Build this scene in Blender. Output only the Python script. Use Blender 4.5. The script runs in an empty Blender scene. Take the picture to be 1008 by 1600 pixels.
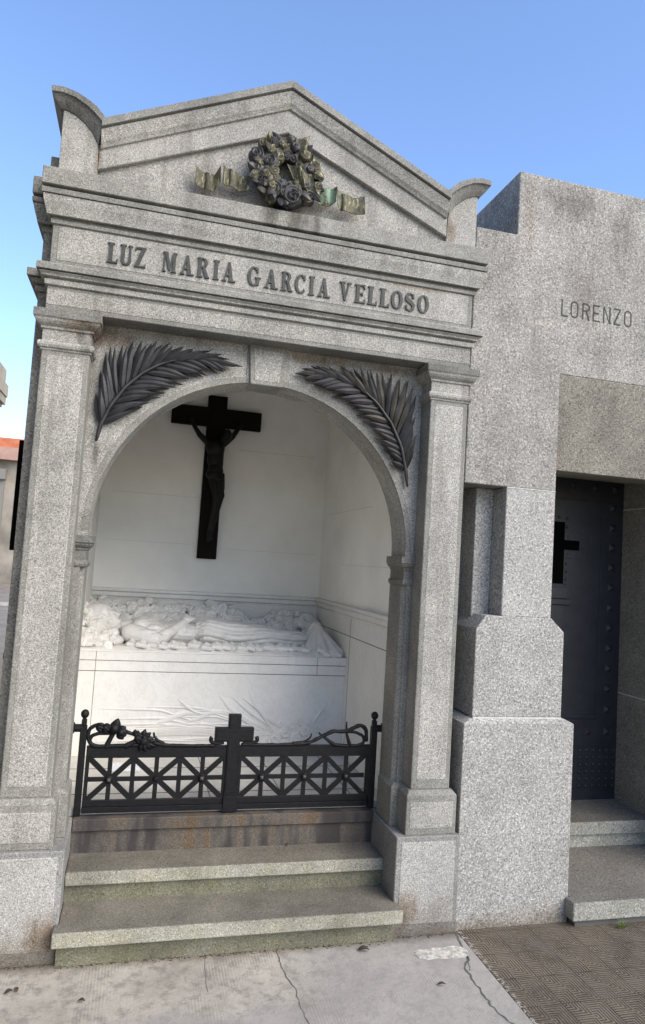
import bpy, bmesh, math, random
from mathutils import Vector, Matrix, noise
random.seed(7)
R = math.radians
sc = bpy.context.scene
col = sc.collection
# ------------------------------------------------------------------ camera
cam = bpy.data.cameras.new('camera'); co = bpy.data.objects.new('camera', cam); col.objects.link(co)
RX = Vector((0.9649759, -0.25474381, 0.06266659)); UP = Vector((-0.07911107, -0.05481827, 0.99535742)); FW = Vector((0.25012586, 0.96545355, 0.07305137))
co.matrix_world = Matrix(((RX.x, UP.x, -FW.x, 0.54121), (RX.y, UP.y, -FW.y, -3.6208), (RX.z, UP.z, -FW.z, 1.9337), (0, 0, 0, 1)))
cam.sensor_fit = 'VERTICAL'; cam.sensor_height = 24; cam.lens = 1088.94 / 1600 * 24
cam.clip_start = 0.05; cam.clip_end = 500
sc.camera = co
# ------------------------------------------------------------------ sky, sun, exposure
W = bpy.data.worlds.new('World'); sc.world = W; W.use_nodes = True
wt = W.node_tree; bg = wt.nodes['Background']
sky = wt.nodes.new('ShaderNodeTexSky'); sky.sky_type = 'NISHITA'; sky.sun_disc = False
SUN_EL, SUN_AZ = 38, 144          # azimuth clockwise from +Y
sky.sun_elevation = R(SUN_EL); sky.sun_rotation = R(SUN_AZ)
sky.air_density = 1.25; sky.dust_density = 0.6; sky.ozone_density = 2.2
gr = wt.nodes.new('ShaderNodeMix'); gr.data_type = 'RGBA'; gr.blend_type = 'MULTIPLY'; gr.inputs[0].default_value = 1; gr.inputs[7].default_value = (1.14, 1.22, 1.44, 1)
wt.links.new(sky.outputs[0], gr.inputs[6]); wt.links.new(gr.outputs[2], bg.inputs[0]); bg.inputs[1].default_value = 0.15
sl = bpy.data.lights.new('sun', 'SUN'); so = bpy.data.objects.new('sun', sl); col.objects.link(so)
sl.energy = 3.1; sl.angle = R(50); sl.color = (1.0, 0.87, 0.68)
sd = Vector((math.sin(R(SUN_AZ)) * math.cos(R(SUN_EL)), math.cos(R(SUN_AZ)) * math.cos(R(SUN_EL)), math.sin(R(SUN_EL))))
so.rotation_euler = sd.to_track_quat('Z', 'Y').to_euler()
sc.view_settings.view_transform = 'Standard'; sc.view_settings.look = 'None'
sc.view_settings.exposure = 0.5; sc.view_settings.gamma = 1
# ------------------------------------------------------------------ materials
class NT:
    def __init__(s, name, rough=0.8, metal=0.0):
        s.m = bpy.data.materials.new(name); s.m.use_nodes = True; s.t = s.m.node_tree
        s.b = s.t.nodes['Principled BSDF']; s.b.inputs['Roughness'].default_value = rough; s.b.inputs['Metallic'].default_value = metal
        g = s.t.nodes.new('ShaderNodeNewGeometry'); s.pos = g.outputs['Position']; s.nor = g.outputs['Normal']
    def n(s, k, **kw):
        x = s.t.nodes.new(k)
        for a, v in kw.items(): setattr(x, a, v)
        return x
    def l(s, a, b): s.t.links.new(a, b)
    def noise(s, scale, detail=2, rough=0.5, vec=None, dist=0.0):
        x = s.n('ShaderNodeTexNoise'); x.inputs['Scale'].default_value = scale; x.inputs['Detail'].default_value = detail
        x.inputs['Roughness'].default_value = rough; x.inputs['Distortion'].default_value = dist
        s.l(vec or s.pos, x.inputs['Vector']); return x.outputs['Fac']
    def vor(s, scale, vec=None, out='Color', feat='F1'):
        x = s.n('ShaderNodeTexVoronoi'); x.feature = feat; x.inputs['Scale'].default_value = scale; s.l(vec or s.pos, x.inputs['Vector'])
        return x.outputs[out]
    def ramp(s, fac, stops, interp='LINEAR'):
        x = s.n('ShaderNodeValToRGB'); x.color_ramp.interpolation = interp
        e = x.color_ramp.elements
        while len(e) > 1: e.remove(e[-1])
        e[0].position = stops[0][0]; e[0].color = c4(stops[0][1])
        for p, c in stops[1:]:
            q = e.new(p); q.color = c4(c)
        s.l(fac, x.inputs['Fac']); return x.outputs['Color']
    def mix(s, fac, a, b, mode='MIX'):
        x = s.n('ShaderNodeMix', data_type='RGBA', blend_type=mode)
        for v, i in ((fac, 0), (a, 6), (b, 7)):
            if hasattr(v, 'is_linked') or hasattr(v, 'links'): s.l(v, x.inputs[i])
            else: x.inputs[i].default_value = v if i == 0 else c4(v)
        return x.outputs[2]
    def math(s, op, a, b=0.0, c=None, clamp=False):
        x = s.n('ShaderNodeMath', operation=op); x.use_clamp = clamp
        for v, i in ((a, 0), (b, 1), (c, 2)):
            if v is None: continue
            if hasattr(v, 'links'): s.l(v, x.inputs[i])
            else: x.inputs[i].default_value = v
        return x.outputs[0]
    def sep(s, v=None):
        x = s.n('ShaderNodeSeparateXYZ'); s.l(v or s.pos, x.inputs[0]); return x.outputs
    def scl(s, v3, vec=None):
        x = s.n('ShaderNodeVectorMath', operation='MULTIPLY'); s.l(vec or s.pos, x.inputs[0]); x.inputs[1].default_value = v3; return x.outputs[0]
    def bump(s, h, strength=0.4, dist=0.003):
        x = s.n('ShaderNodeBump'); x.inputs['Strength'].default_value = strength; x.inputs['Distance'].default_value = dist
        s.l(h, x.inputs['Height']); s.l(x.outputs[0], s.b.inputs['Normal'])
    def base(s, c):
        if hasattr(c, 'links'): s.l(c, s.b.inputs['Base Color'])
        else: s.b.inputs['Base Color'].default_value = c4(c)
        return s.m
def c4(c):
    if isinstance(c, (int, float)): c = (c, c, c)
    return (c[0], c[1], c[2], 1.0)
def granite(name, lo, mid, hi, scale, tint=(1, 1, 1), mott=0.25, dirt=None, dirt_h=0.2, moss=None, streak=0.0, bump=0.5, bsc=1.0, rust=None, stains=()):
    t = NT(name, 0.82)
    a = t.noise(scale, 3, 0.75)
    c = t.ramp(a, [(0.30, lo), (0.45, mid), (0.56, mid), (0.70, hi)])
    v = t.sep(t.vor(scale * 1.5))[0]
    c = t.mix(t.math('MULTIPLY', t.math('GREATER_THAN', v, 0.90), 0.6), c, tuple(x * 0.32 for x in mid))
    c = t.mix(t.math('LESS_THAN', v, 0.10), c, tuple(min(0.8, x * 1.5) for x in mid))
    m = t.noise(3.1, 5, 0.65)
    c = t.mix(1.0, c, t.ramp(m, [(0.3, 1 - mott), (0.7, 1 + mott * 0.25)]), 'MULTIPLY')
    if tint != (1, 1, 1): c = t.mix(1.0, c, tint, 'MULTIPLY')
    if streak > 0:
        sv = t.noise(1.0, 4, 0.6, t.scl((9, 9, 0.9)))
        c = t.mix(t.math('MULTIPLY', t.ramp(sv, [(0.52, 0), (0.72, 1)]), streak), c, (0.10, 0.09, 0.075))
    oi = t.n('ShaderNodeObjectInfo'); c = t.mix(1.0, c, t.ramp(oi.outputs['Random'], [(0, (.90, .895, .89)), (1, (1.05, 1.05, 1.04))]), 'MULTIPLY')   # each block its own tone
    z = t.sep()[2]
    if dirt:
        nz = t.noise(4.5, 4, 0.6)
        d = t.math('SUBTRACT', t.math('ADD', 1.0, t.math('MULTIPLY', t.math('SUBTRACT', nz, 0.5), 2.2)), t.math('DIVIDE', z, dirt_h), clamp=True)
        c = t.mix(t.math('MULTIPLY', d, 0.85), c, t.mix(0.8, c, dirt, 'MULTIPLY'))
    if moss:
        up = t.sep(t.nor)[2]
        f = t.math('MULTIPLY', t.math('SUBTRACT', 1.0, t.math('ABSOLUTE', up)), t.ramp(t.noise(5, 4, 0.7), [(0.30, 0.15), (0.62, 1)]))
        c = t.mix(f, c, t.mix(1.0, c, moss, 'MULTIPLY'))
        c = t.mix(t.math('MAXIMUM', up, 0.0), c, t.mix(1.0, c, (0.52, 0.49, 0.44), 'MULTIPLY'))
    if rust:
        rv = t.noise(1.0, 3, 0.6, t.scl((7, 7, 1.2)))
        c = t.mix(t.ramp(rv, [(0.40, 0.95), (0.56, 0.35)]), c, (0.035, 0.03, 0.03))
        c = t.mix(t.ramp(rv, [(0.50, 0), (0.60, 0.75)]), c, t.mix(1.0, c, rust, 'MULTIPLY'))
    x_, y_, z_ = t.sep()
    for (sx, sz, rx, rz, amt, sc_) in stains:      # water, rust and soot marks of their own outline
        dx = t.math('DIVIDE', t.math('SUBTRACT', x_, sx), rx); dz = t.math('DIVIDE', t.math('SUBTRACT', z_, sz), rz)
        rr = t.math('ADD', t.math('MULTIPLY', dx, dx), t.math('MULTIPLY', dz, dz))
        f = t.math('SUBTRACT', t.math('ADD', 1.0, t.math('MULTIPLY', t.math('SUBTRACT', t.noise(1.0, 4, 0.7, t.scl((22, 22, 9))), 0.5), 3.0)), rr, clamp=True)
        c = t.mix(t.math('MULTIPLY', f, amt), c, t.mix(1.0, c, sc_, 'MULTIPLY'))
    t.base(c)
    t.bump(t.noise(scale * 0.9 * bsc, 3, 0.7), bump, 0.004)
    return t.m
M = {}
M['granite'] = granite('fine_granite', (0.075, 0.073, 0.067), (0.37, 0.36, 0.33), (0.84, 0.82, 0.76), 150, mott=0.36, streak=0.45, stains=[(.26, 3.04, .22, .07, .8, (.50, .36, .24)), (.20, 2.98, .05, .16, .6, (.28, .27, .24)), (1.44, 3.07, .26, .035, .7, (.50, .36, .24)), (1.90, 3.07, .2, .03, .6, (.50, .36, .24)), (2.14, 3.90, .035, .09, .8, (.50, .36, .24)), (.185, 3.92, .025, .10, .7, (.50, .36, .24)), (1.95, 3.53, .25, .02, .6, (.50, .36, .24)), (.285, 2.42, .02, .09, .7, (.28, .27, .24)), (1.16, 3.10, .12, .03, .5, (.50, .36, .24))])
M['margin'] = granite('tooled_granite', (0.09, 0.09, 0.08), (0.255, 0.25, 0.225), (0.45, 0.435, 0.39), 150, mott=0.35, streak=0.35, bump=0.25)
M['plinth'] = granite('plinth_granite', (0.12, 0.12, 0.115), (0.375, 0.368, 0.348), (0.74, 0.73, 0.69), 150, mott=0.2, dirt=(0.33, 0.25, 0.15), dirt_h=0.20, stains=[(.27, .13, .10, .13, .8, (.50, .36, .24)), (2.05, .13, .10, .10, .8, (.50, .36, .24))])
M['plinth_margin'] = granite('plinth_tooled_granite', (0.12, 0.12, 0.115), (0.27, 0.265, 0.255), (0.46, 0.45, 0.43), 150, mott=0.3, dirt=(0.33, 0.25, 0.15), dirt_h=0.20, bump=0.25)
M['dark_top'] = granite('weathered_granite', (0.06, 0.06, 0.056), (0.215, 0.21, 0.19), (0.42, 0.41, 0.37), 150, mott=0.5, streak=0.5)
M['step'] = granite('mossy_step_granite', (0.14, 0.14, 0.125), (0.36, 0.355, 0.32), (0.58, 0.57, 0.52), 140, mott=0.4, moss=(0.93, 0.90, 0.76))
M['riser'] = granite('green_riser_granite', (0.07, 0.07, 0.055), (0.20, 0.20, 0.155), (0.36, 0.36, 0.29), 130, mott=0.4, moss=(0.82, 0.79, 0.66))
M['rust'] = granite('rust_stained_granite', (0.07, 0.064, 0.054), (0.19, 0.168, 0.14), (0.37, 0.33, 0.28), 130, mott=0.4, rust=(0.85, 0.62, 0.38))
M['coarse'] = granite('coarse_granite', (0.10, 0.10, 0.10), (0.35, 0.343, 0.325), (0.90, 0.88, 0.82), 92, mott=0.18, bump=0.9, dirt=(0.36, 0.28, 0.18), dirt_h=0.09)
M['coarse_top'] = granite('coarse_granite_weathered', (0.055, 0.052, 0.048), (0.33, 0.317, 0.29), (0.92, 0.89, 0.81), 80, mott=0.38, streak=0.4, bump=0.9, stains=[(2.95, 4.22, .22, .12, .6, (.28, .27, .24)), (3.3, 4.05, .12, .3, .4, (.28, .27, .24)), (2.65, 4.1, .06, .3, .35, (.50, .36, .24)), (2.75, 3.44, .12, .02, .8, (1.3, 1.28, 1.2)), (3.05, 3.6, .1, .25, .25, (.50, .36, .24))])
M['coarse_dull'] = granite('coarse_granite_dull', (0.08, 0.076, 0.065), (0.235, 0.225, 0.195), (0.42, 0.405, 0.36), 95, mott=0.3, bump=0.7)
M['coarse_lintel'] = granite('coarse_granite_lintel', (0.10, 0.095, 0.08), (0.36, 0.335, 0.285), (0.62, 0.585, 0.51), 95, mott=0.35, bump=0.7, streak=0.3)
M['coarse_step'] = granite('coarse_granite_step', (0.10, 0.10, 0.10), (0.32, 0.32, 0.31), (0.62, 0.62, 0.60), 95, mott=0.3, bump=0.6, moss=(0.86, 0.86, 0.74))
def simple(name, colr, rough=0.6, metal=0.0, nz=0.0, nsc=20, bump=0.0, bdist=0.003, bsc=60, veins=0.0):
    t = NT(name, rough, metal)
    c = colr
    if nz: c = t.mix(1.0, c, t.ramp(t.noise(nsc, 4, 0.6), [(0.3, 1 - nz), (0.7, 1 + nz * 0.4)]), 'MULTIPLY')
    if veins: c = t.mix(t.ramp(t.noise(7, 5, 0.7, dist=1.2), [(0.46, 0), (0.5, veins), (0.54, 0)]), c, (0.45, 0.46, 0.47))
    t.base(c)
    if bump: t.bump(t.noise(bsc, 3, 0.6), bump, bdist)
    return t.m
M['plaster'] = simple('white_plaster', (0.86, 0.845, 0.80), 0.85, nz=0.12, nsc=1.6, bump=0.25, bsc=5, bdist=0.01)
M['marble'] = simple('white_marble', (0.73, 0.715, 0.68), 0.42, nz=0.10, nsc=3.0, veins=0.25)
M['marble_dirty'] = simple('grimy_marble', (0.60, 0.60, 0.57), 0.5, nz=0.35, nsc=2.6, veins=0.3)
M['marble_carved'] = simple('weathered_carved_marble', (0.74, 0.725, 0.69), 0.6, nz=0.22, nsc=14, bump=0.4, bdist=0.004, bsc=60)
M['joint'] = simple('dark_joint', (0.10, 0.10, 0.095), 0.9)
M['iron'] = simple('black_iron', (0.009, 0.009, 0.010), 0.5, 0.0, nz=0.4, nsc=30, bump=0.6, bdist=0.004, bsc=90)
M['bossmetal'] = simple('worn_iron', (0.22, 0.21, 0.19), 0.4, 0.7)
M['bronze'] = simple('dark_bronze', (0.055, 0.055, 0.058), 0.5, 0.45, nz=0.45, nsc=14, bump=0.3, bdist=0.002, bsc=120)
M['bronze_brown'] = simple('brown_bronze', (0.085, 0.077, 0.066), 0.5, 0.4, nz=0.5, nsc=14, bump=0.3, bdist=0.002, bsc=120)
M['letter'] = simple('lettering_bronze', (0.055, 0.058, 0.052), 0.6, 0.3, nz=0.5, nsc=60)
M['incised'] = simple('incised_paint', (0.05, 0.05, 0.05), 0.85, nz=0.5, nsc=120)
M['cross'] = simple('ebony_black', (0.010, 0.007, 0.005), 0.85, nz=0.3, nsc=20, bump=0.3, bsc=30)
M['corpus'] = simple('black_bronze', (0.005, 0.005, 0.005), 0.5, 0.0)
M['door'] = simple('navy_iron', (0.020, 0.022, 0.029), 0.42, 0.0, nz=0.35, nsc=9, bump=0.25, bsc=70)
M['void'] = simple('dark_interior', (0.002, 0.002, 0.002), 1.0)
M['void'].node_tree.nodes['Principled BSDF'].inputs['Specular IOR Level'].default_value = 0.05
M['corpus'].node_tree.nodes['Principled BSDF'].inputs['Specular IOR Level'].default_value = 0.25
M['iron'].node_tree.nodes['Principled BSDF'].inputs['Specular IOR Level'].default_value = 0.22
M['cross'].node_tree.nodes['Principled BSDF'].inputs['Specular IOR Level'].default_value = 0.15
M['mortar'] = simple('pale_mortar', (0.62, 0.60, 0.56), 0.9, nz=0.3, nsc=60)
M['skin'] = simple('skin', (0.45, 0.25, 0.18), 0.55)
M['jacket'] = simple('dark_cloth', (0.02, 0.02, 0.024), 0.9)
M['leaf'] = simple('dry_leaf_brown', (0.055, 0.042, 0.03), 0.8)
M['grass'] = simple('grass_green', (0.16, 0.22, 0.06), 0.7)
M['paper'] = simple('paper_white', (0.75, 0.76, 0.82), 0.8, nz=0.25, nsc=45)
def patina():
    t = NT('patinated_bronze', 0.6, 0.25)
    n = t.noise(26, 5, 0.75)
    n2 = t.noise(1.0, 4, 0.7, t.scl((60, 60, 14)))
    c = t.ramp(n, [(0.34, (0.028, 0.026, 0.02)), (0.5, (0.075, 0.07, 0.045)), (0.6, (0.13, 0.12, 0.07))])
    c = t.mix(t.ramp(n2, [(0.57, 0), (0.62, 0.75)]), c, (0.40, 0.38, 0.19))
    x = t.sep()[0]
    g = t.math('MULTIPLY', t.ramp(t.noise(16, 3, 0.6), [(0.45, 0), (0.55, 1)]), t.math('SUBTRACT', 1.0, t.math('MULTIPLY', t.math('ABSOLUTE', t.math('SUBTRACT', x, 1.40)), 12), clamp=True))
    c = t.mix(g, c, (0.22, 0.33, 0.23)); t.base(c); t.bump(t.noise(80, 4, 0.7), 0.6, 0.004); return t.m
M['patina'] = patina()
def concrete():
    t = NT('pavement_concrete', 0.9)
    x, y, z = t.sep()
    c = t.ramp(t.noise(2.2, 6, 0.7), [(0.25, (0.19, 0.168, 0.138)), (0.5, (0.38, 0.35, 0.30)), (0.75, (0.50, 0.465, 0.40))])
    c = t.mix(t.ramp(t.noise(14, 5, 0.75), [(0.48, 0), (0.62, 0.65)]), c, (0.19, 0.178, 0.155))
    c = t.mix(t.ramp(t.noise(60, 3, 0.7), [(0.62, 0), (0.70, 0.5)]), c, (0.60, 0.58, 0.54))
    # greyer band of newer cement away from the tomb
    w = t.math('MULTIPLY', t.math('SUBTRACT', t.noise(5, 4, 0.6), 0.5), 0.28)
    f = t.math('MULTIPLY', t.math('SUBTRACT', t.math('SUBTRACT', t.math('MULTIPLY', x, 0.0), t.math('ADD', y, w)), 0.50), 16, clamp=True)
    fx = t.math('MULTIPLY', t.math('SUBTRACT', t.math('ADD', x, w), 1.35), 5, clamp=True)
    f = t.math('MAXIMUM', f, fx)
    c = t.mix(t.math('MULTIPLY', f, 0.55), c, (0.31, 0.30, 0.29))
    # earth and damp collected at the foot of the steps
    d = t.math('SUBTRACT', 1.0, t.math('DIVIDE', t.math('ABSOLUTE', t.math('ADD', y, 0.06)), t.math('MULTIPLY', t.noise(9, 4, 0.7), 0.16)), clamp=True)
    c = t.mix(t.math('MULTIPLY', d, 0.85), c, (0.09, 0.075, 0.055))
    t.base(c)
    wv = t.n('ShaderNodeTexWave', wave_type='BANDS'); wv.bands_direction = 'X'; wv.inputs['Scale'].default_value = 22; wv.inputs['Distortion'].default_value = 0.6; t.l(t.pos, wv.inputs['Vector'])
    msk = t.ramp(t.noise(2.6, 4, 0.6), [(0.52, 0), (0.66, 0.6)])
    h = t.math('ADD', t.math('MULTIPLY', t.math('MULTIPLY', wv.outputs['Fac'], msk), 0.5), t.noise(45, 5, 0.7))
    t.bump(h, 0.6, 0.006); return t.m
M['concrete'] = concrete()
def tiles():
    t = NT('ribbed_paving_tile', 0.85)
    x, y, z = t.sep()
    Q = 0.105
    jit = t.math('MULTIPLY', t.math('SUBTRACT', t.noise(9, 2, 0.5), 0.5), 0.006)
    u = t.math('DIVIDE', t.math('ADD', t.math('SUBTRACT', x, 2.36), jit), Q); v = t.math('DIVIDE', t.math('ADD', y, 0.07), Q)
    fu = t.math('FRACT', u); fv = t.math('FRACT', v)
    iu = t.math('FLOOR', u); iv = t.math('FLOOR', v)
    par = t.math('MODULO', t.math('ADD', t.math('ADD', iu, iv), 400), 2.0)
    gv = t.math('ADD', t.math('MULTIPLY', par, t.math('SUBTRACT', 1.0, t.math('MULTIPLY', fv, 2.0))), fv)
    mx = t.math('MAXIMUM', fu, gv)
    st = t.math('FRACT', t.math('MULTIPLY', mx, 7.0))
    rib = t.ramp(st, [(0.0, 0), (0.28, 0), (0.42, 1), (0.84, 1), (0.98, 0)])
    edge = t.math('MINIMUM', t.math('MINIMUM', t.math('FRACT', t.math('MULTIPLY', u, 0.5)), t.math('FRACT', t.math('MULTIPLY', v, 0.5))),
                  t.math('MINIMUM', t.math('SUBTRACT', 1.0, t.math('FRACT', t.math('MULTIPLY', u, 0.5))), t.math('SUBTRACT', 1.0, t.math('FRACT', t.math('MULTIPLY', v, 0.5)))))
    jn = t.ramp(edge, [(0.009, 0), (0.025, 1)])
    wear = t.ramp(t.noise(3.5, 5, 0.7), [(0.3, 0), (0.7, 1)])
    tone = t.mix(wear, (0.085, 0.068, 0.048), (0.225, 0.182, 0.13))
    tone = t.mix(t.ramp(t.noise(50, 4, 0.7), [(0.5, 0), (0.7, 0.6)]), tone, (0.30, 0.27, 0.22))
    c = t.mix(t.math('MULTIPLY', rib, jn), t.mix(t.ramp(t.noise(5, 4, 0.7), [(.35, 0), (.65, 1)]), (0.035, 0.028, 0.021), (0.10, 0.083, 0.062)), tone)
    c = t.mix(t.math('MULTIPLY', t.ramp(t.noise(7, 4, 0.7), [(0.52, 0), (0.66, 0.6)]), 1.0), c, (0.13, 0.115, 0.095))
    lf = t.math('SUBTRACT', 1.0, t.math('MULTIPLY', t.math('SUBTRACT', x, 2.36), 26), clamp=True)
    c = t.mix(t.math('MULTIPLY', lf, t.ramp(t.noise(40, 2, 0.5), [(0.5, 0), (0.56, 1)])), c, (0.45, 0.42, 0.37))
    t.base(c); t.bump(t.math('MULTIPLY', rib, jn), 0.9, 0.006); return t.m
M['tile'] = tiles()
# ------------------------------------------------------------------ mesh building
class MB:
    def __init__(s): s.v = []; s.f = []; s.mi = []
    def add(s, vs, fs, mi=0):
        o = len(s.v); s.v += [tuple(p) for p in vs]
        for f in fs: s.f.append([i + o for i in f]); s.mi.append(mi)
        return s
    def box(s, x0, x1, y0, y1, z0, z1, mi=0):
        return s.add([(x0, y0, z0), (x1, y0, z0), (x1, y1, z0), (x0, y1, z0), (x0, y0, z1), (x1, y0, z1), (x1, y1, z1), (x0, y1, z1)],
              [(0, 3, 2, 1), (4, 5, 6, 7), (0, 1, 5, 4), (1, 2, 6, 5), (2, 3, 7, 6), (3, 0, 4, 7)], mi)
    def prism(s, poly, a0, a1, axis='y', mi=0):
        def P(p, a):
            return {'y': (p[0], a, p[1]), 'z': (p[0], p[1], a), 'x': (a, p[0], p[1])}[axis]
        n = len(poly)
        vs = [P(p, a0) for p in poly] + [P(p, a1) for p in poly]
        return s.add(vs, [tuple(range(n)), tuple(range(2 * n - 1, n - 1, -1))] + [(i, (i + 1) % n, n + (i + 1) % n, n + i) for i in range(n)], mi)
    def mould(s, prof, x0, x1, y0, yb, mi=0):
        # closed band: profile of (projection, z) from bottom to top, mitred round front and both sides
        vs = []
        for p, z in prof: vs += [(x0 - p, yb, z), (x0 - p, y0 - p, z), (x1 + p, y0 - p, z), (x1 + p, yb, z)]
        fs = []
        for i in range(len(prof) - 1):
            for j in range(3): fs.append((4 * i + j, 4 * i + j + 1, 4 * i + j + 5, 4 * i + j + 4))
            fs.append((4 * i + 3, 4 * i, 4 * i + 4, 4 * i + 7))
        n = 4 * (len(prof) - 1)
        fs += [(0, 1, 2, 3), (n, n + 1, n + 2, n + 3)]
        return s.add(vs, fs, mi)
    def tube(s, pts, rad, n=8, mi=0, cap=True, squash=1.0):
        pts = [Vector(p) for p in pts]
        if isinstance(rad, (int, float)): rad = [rad] * len(pts)
        o = len(s.v); prev = None
        for i, p in enumerate(pts):
            d = (pts[min(i + 1, len(pts) - 1)] - pts[max(i - 1, 0)]).normalized()
            if prev is None:
                a = Vector((0, 0, 1)) if abs(d.z) < 0.9 else Vector((0, 1, 0))
                u = d.cross(a).normalized()
            else: u = (prev - d * prev.dot(d)).normalized()
            w = d.cross(u); prev = u
            for k in range(n):
                t = 2 * math.pi * k / n
                s.v.append(tuple(p + (u * math.cos(t) + w * math.sin(t) * squash) * rad[i]))
        for i in range(len(pts) - 1):
            for k in range(n):
                k2 = (k + 1) % n
                s.f.append([o + i * n + k, o + i * n + k2, o + (i + 1) * n + k2, o + (i + 1) * n + k]); s.mi.append(mi)
        if cap:
            s.f.append([o + k for k in range(n)][::-1]); s.mi.append(mi)
            e = o + (len(pts) - 1) * n
            s.f.append([e + k for k in range(n)]); s.mi.append(mi)
        return s
    def ell(s, c, r, axes=None, nu=16, nv=10, mi=0):
        c = Vector(c)
        if isinstance(r, (int, float)): r = (r, r, r)
        ax = axes or (Vector((1, 0, 0)), Vector((0, 1, 0)), Vector((0, 0, 1)))
        vs = [c + ax[2] * r[2]]
        for i in range(1, nv):
            ph = math.pi * i / nv
            for k in range(nu):
                t = 2 * math.pi * k / nu
                vs.append(c + ax[0] * (r[0] * math.sin(ph) * math.cos(t)) + ax[1] * (r[1] * math.sin(ph) * math.sin(t)) + ax[2] * (r[2] * math.cos(ph)))
        vs.append(c - ax[2] * r[2]); L = len(vs) - 1
        fs = [(0, 1 + k, 1 + (k + 1) % nu) for k in range(nu)]
        for i in range(nv - 2):
            for k in range(nu):
                a = 1 + i * nu; b = a + nu; k2 = (k + 1) % nu
                fs.append((a + k, b + k, b + k2, a + k2))
        a = 1 + (nv - 2) * nu
        fs += [(L, a + (k + 1) % nu, a + k) for k in range(nu)]
        return s.add(vs, fs, mi)
    def cap(s, p0, p1, r0, r1, n=14, mi=0):
        p0 = Vector(p0); p1 = Vector(p1)
        s.tube([p0, p0.lerp(p1, 0.5), p1], [r0, (r0 + r1) / 2, r1], n, mi); s.ell(p0, r0, nu=12, nv=8, mi=mi); s.ell(p1, r1, nu=12, nv=8, mi=mi); return s
    def rose(s, c, nrm, rad, h, turns=3.0, amp=0.22, ph=0.0, mi=0, nr=13, nt=28):
        c = Vector(c); nrm = Vector(nrm).normalized()
        a = Vector((0, 0, 1)) if abs(nrm.z) < 0.9 else Vector((1, 0, 0))
        u = nrm.cross(a).normalized(); w = nrm.cross(u)
        vs = [c + nrm * h]; fs = []
        for i in range(1, nr + 1):
            q = i / nr
            for k in range(nt):
                t = 2 * math.pi * k / nt
                sp = (q * turns + t / (2 * math.pi) + ph) % 1.0
                dome = math.sqrt(max(0.0, 1 - q ** 2.4))
                wob = 1 + 0.10 * math.sin(5 * t + ph * 9) * q * q
                hh = h * dome + rad * amp * (sp ** 1.6 - 0.4) * min(1, (1 - q) * 5 + 0.12)
                vs.append(c + (u * math.cos(t) + w * math.sin(t)) * (rad * q * wob) + nrm * hh)
        fs += [(0, 1 + k, 1 + (k + 1) % nt) for k in range(nt)]
        for i in range(nr - 1):
            for k in range(nt):
                a_ = 1 + i * nt; k2 = (k + 1) % nt
                fs.append((a_ + k, a_ + nt + k, a_ + nt + k2, a_ + k2))
        last = 1 + (nr - 1) * nt
        bs = len(vs)
        for k in range(nt): vs.append(Vector(vs[last + k]) - nrm * (rad * 0.45))
        fs += [(last + k, bs + k, bs + (k + 1) % nt, last + (k + 1) % nt) for k in range(nt)]
        fs.append(tuple(range(bs, bs + nt)))
        return s.add(vs, fs, mi)
    def leaf(s, a, b, wid, nrm, th=0.006, bend=0.0, side=0.0, fold=0.25, n=9, mi=0):
        # pointed leaf from a to b with a midrib crease, real thickness
        a = Vector(a); b = Vector(b); nrm = Vector(nrm).normalized(); d = b - a; L = d.length
        w = nrm.cross(d).normalized(); vs = []; 
        for i in range(n + 1):
            q = i / n
            wd = wid * (math.sin(math.pi * min(1, q ** 0.8)) ** 0.75 if 0 < q < 1 else 0.02) 
            p = a + d * q + nrm * (bend * L * math.sin(math.pi * q)) + w * (side * L * math.sin(math.pi * q))
            vs += [p + w * wd - nrm * (wd * fold), p + nrm * (th * 0.9), p - w * wd - nrm * (wd * fold),
                   p - w * wd * 0.96 - nrm * (wd * fold + th), p - nrm * th, p + w * wd * 0.96 - nrm * (wd * fold + th)]
        fs = []
        for i in range(n):
            for k in range(6):
                k2 = (k + 1) % 6
                fs.append((6 * i + k, 6 * i + k2, 6 * (i + 1) + k2, 6 * (i + 1) + k))
        fs += [(0, 1, 2, 3, 4, 5), tuple(6 * n + k for k in range(5, -1, -1))]
        return s.add(vs, fs, mi)
    def build(s, name, mats, parent=None, smooth=False, bevel=0.0, seg=1):
        me = bpy.data.meshes.new(name); me.from_pydata(s.v, [], s.f)
        if not isinstance(mats, (list, tuple)): mats = [mats]
        for m in mats: me.materials.append(M[m] if isinstance(m, str) else m)
        for p, i in zip(me.polygons, s.mi): p.material_index = i
        bm = bmesh.new(); bm.from_mesh(me); bmesh.ops.recalc_face_normals(bm, faces=bm.faces); bm.to_mesh(me); bm.free()
        if smooth:
            for p in me.polygons: p.use_smooth = True
        o = bpy.data.objects.new(name, me); col.objects.link(o)
        if parent: o.parent = parent; o.matrix_parent_inverse = Matrix.Translation(-world_loc(parent))
        if bevel:
            md = o.modifiers.new('bevel', 'BEVEL'); md.width = bevel; md.segments = seg; md.limit_method = 'ANGLE'; md.angle_limit = R(35); md.use_clamp_overlap = True
        return o
def world_loc(o):
    return Vector(o.location) if o.parent is None else Vector((0, 0, 0))     # parts sit at the world origin; only the Empties are offset
def tag(o, label, cat, group=None, kind=None):
    if label: o['label'] = label
    if cat: o['category'] = cat
    if group: o['group'] = group
    if kind: o['kind'] = kind
    return o
def thing(name, label, cat, loc=(0, 0, 0), group=None):
    o = bpy.data.objects.new(name, None); col.objects.link(o); o.location = loc; o.empty_display_size = 0.1
    return tag(o, label, cat, group)
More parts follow.
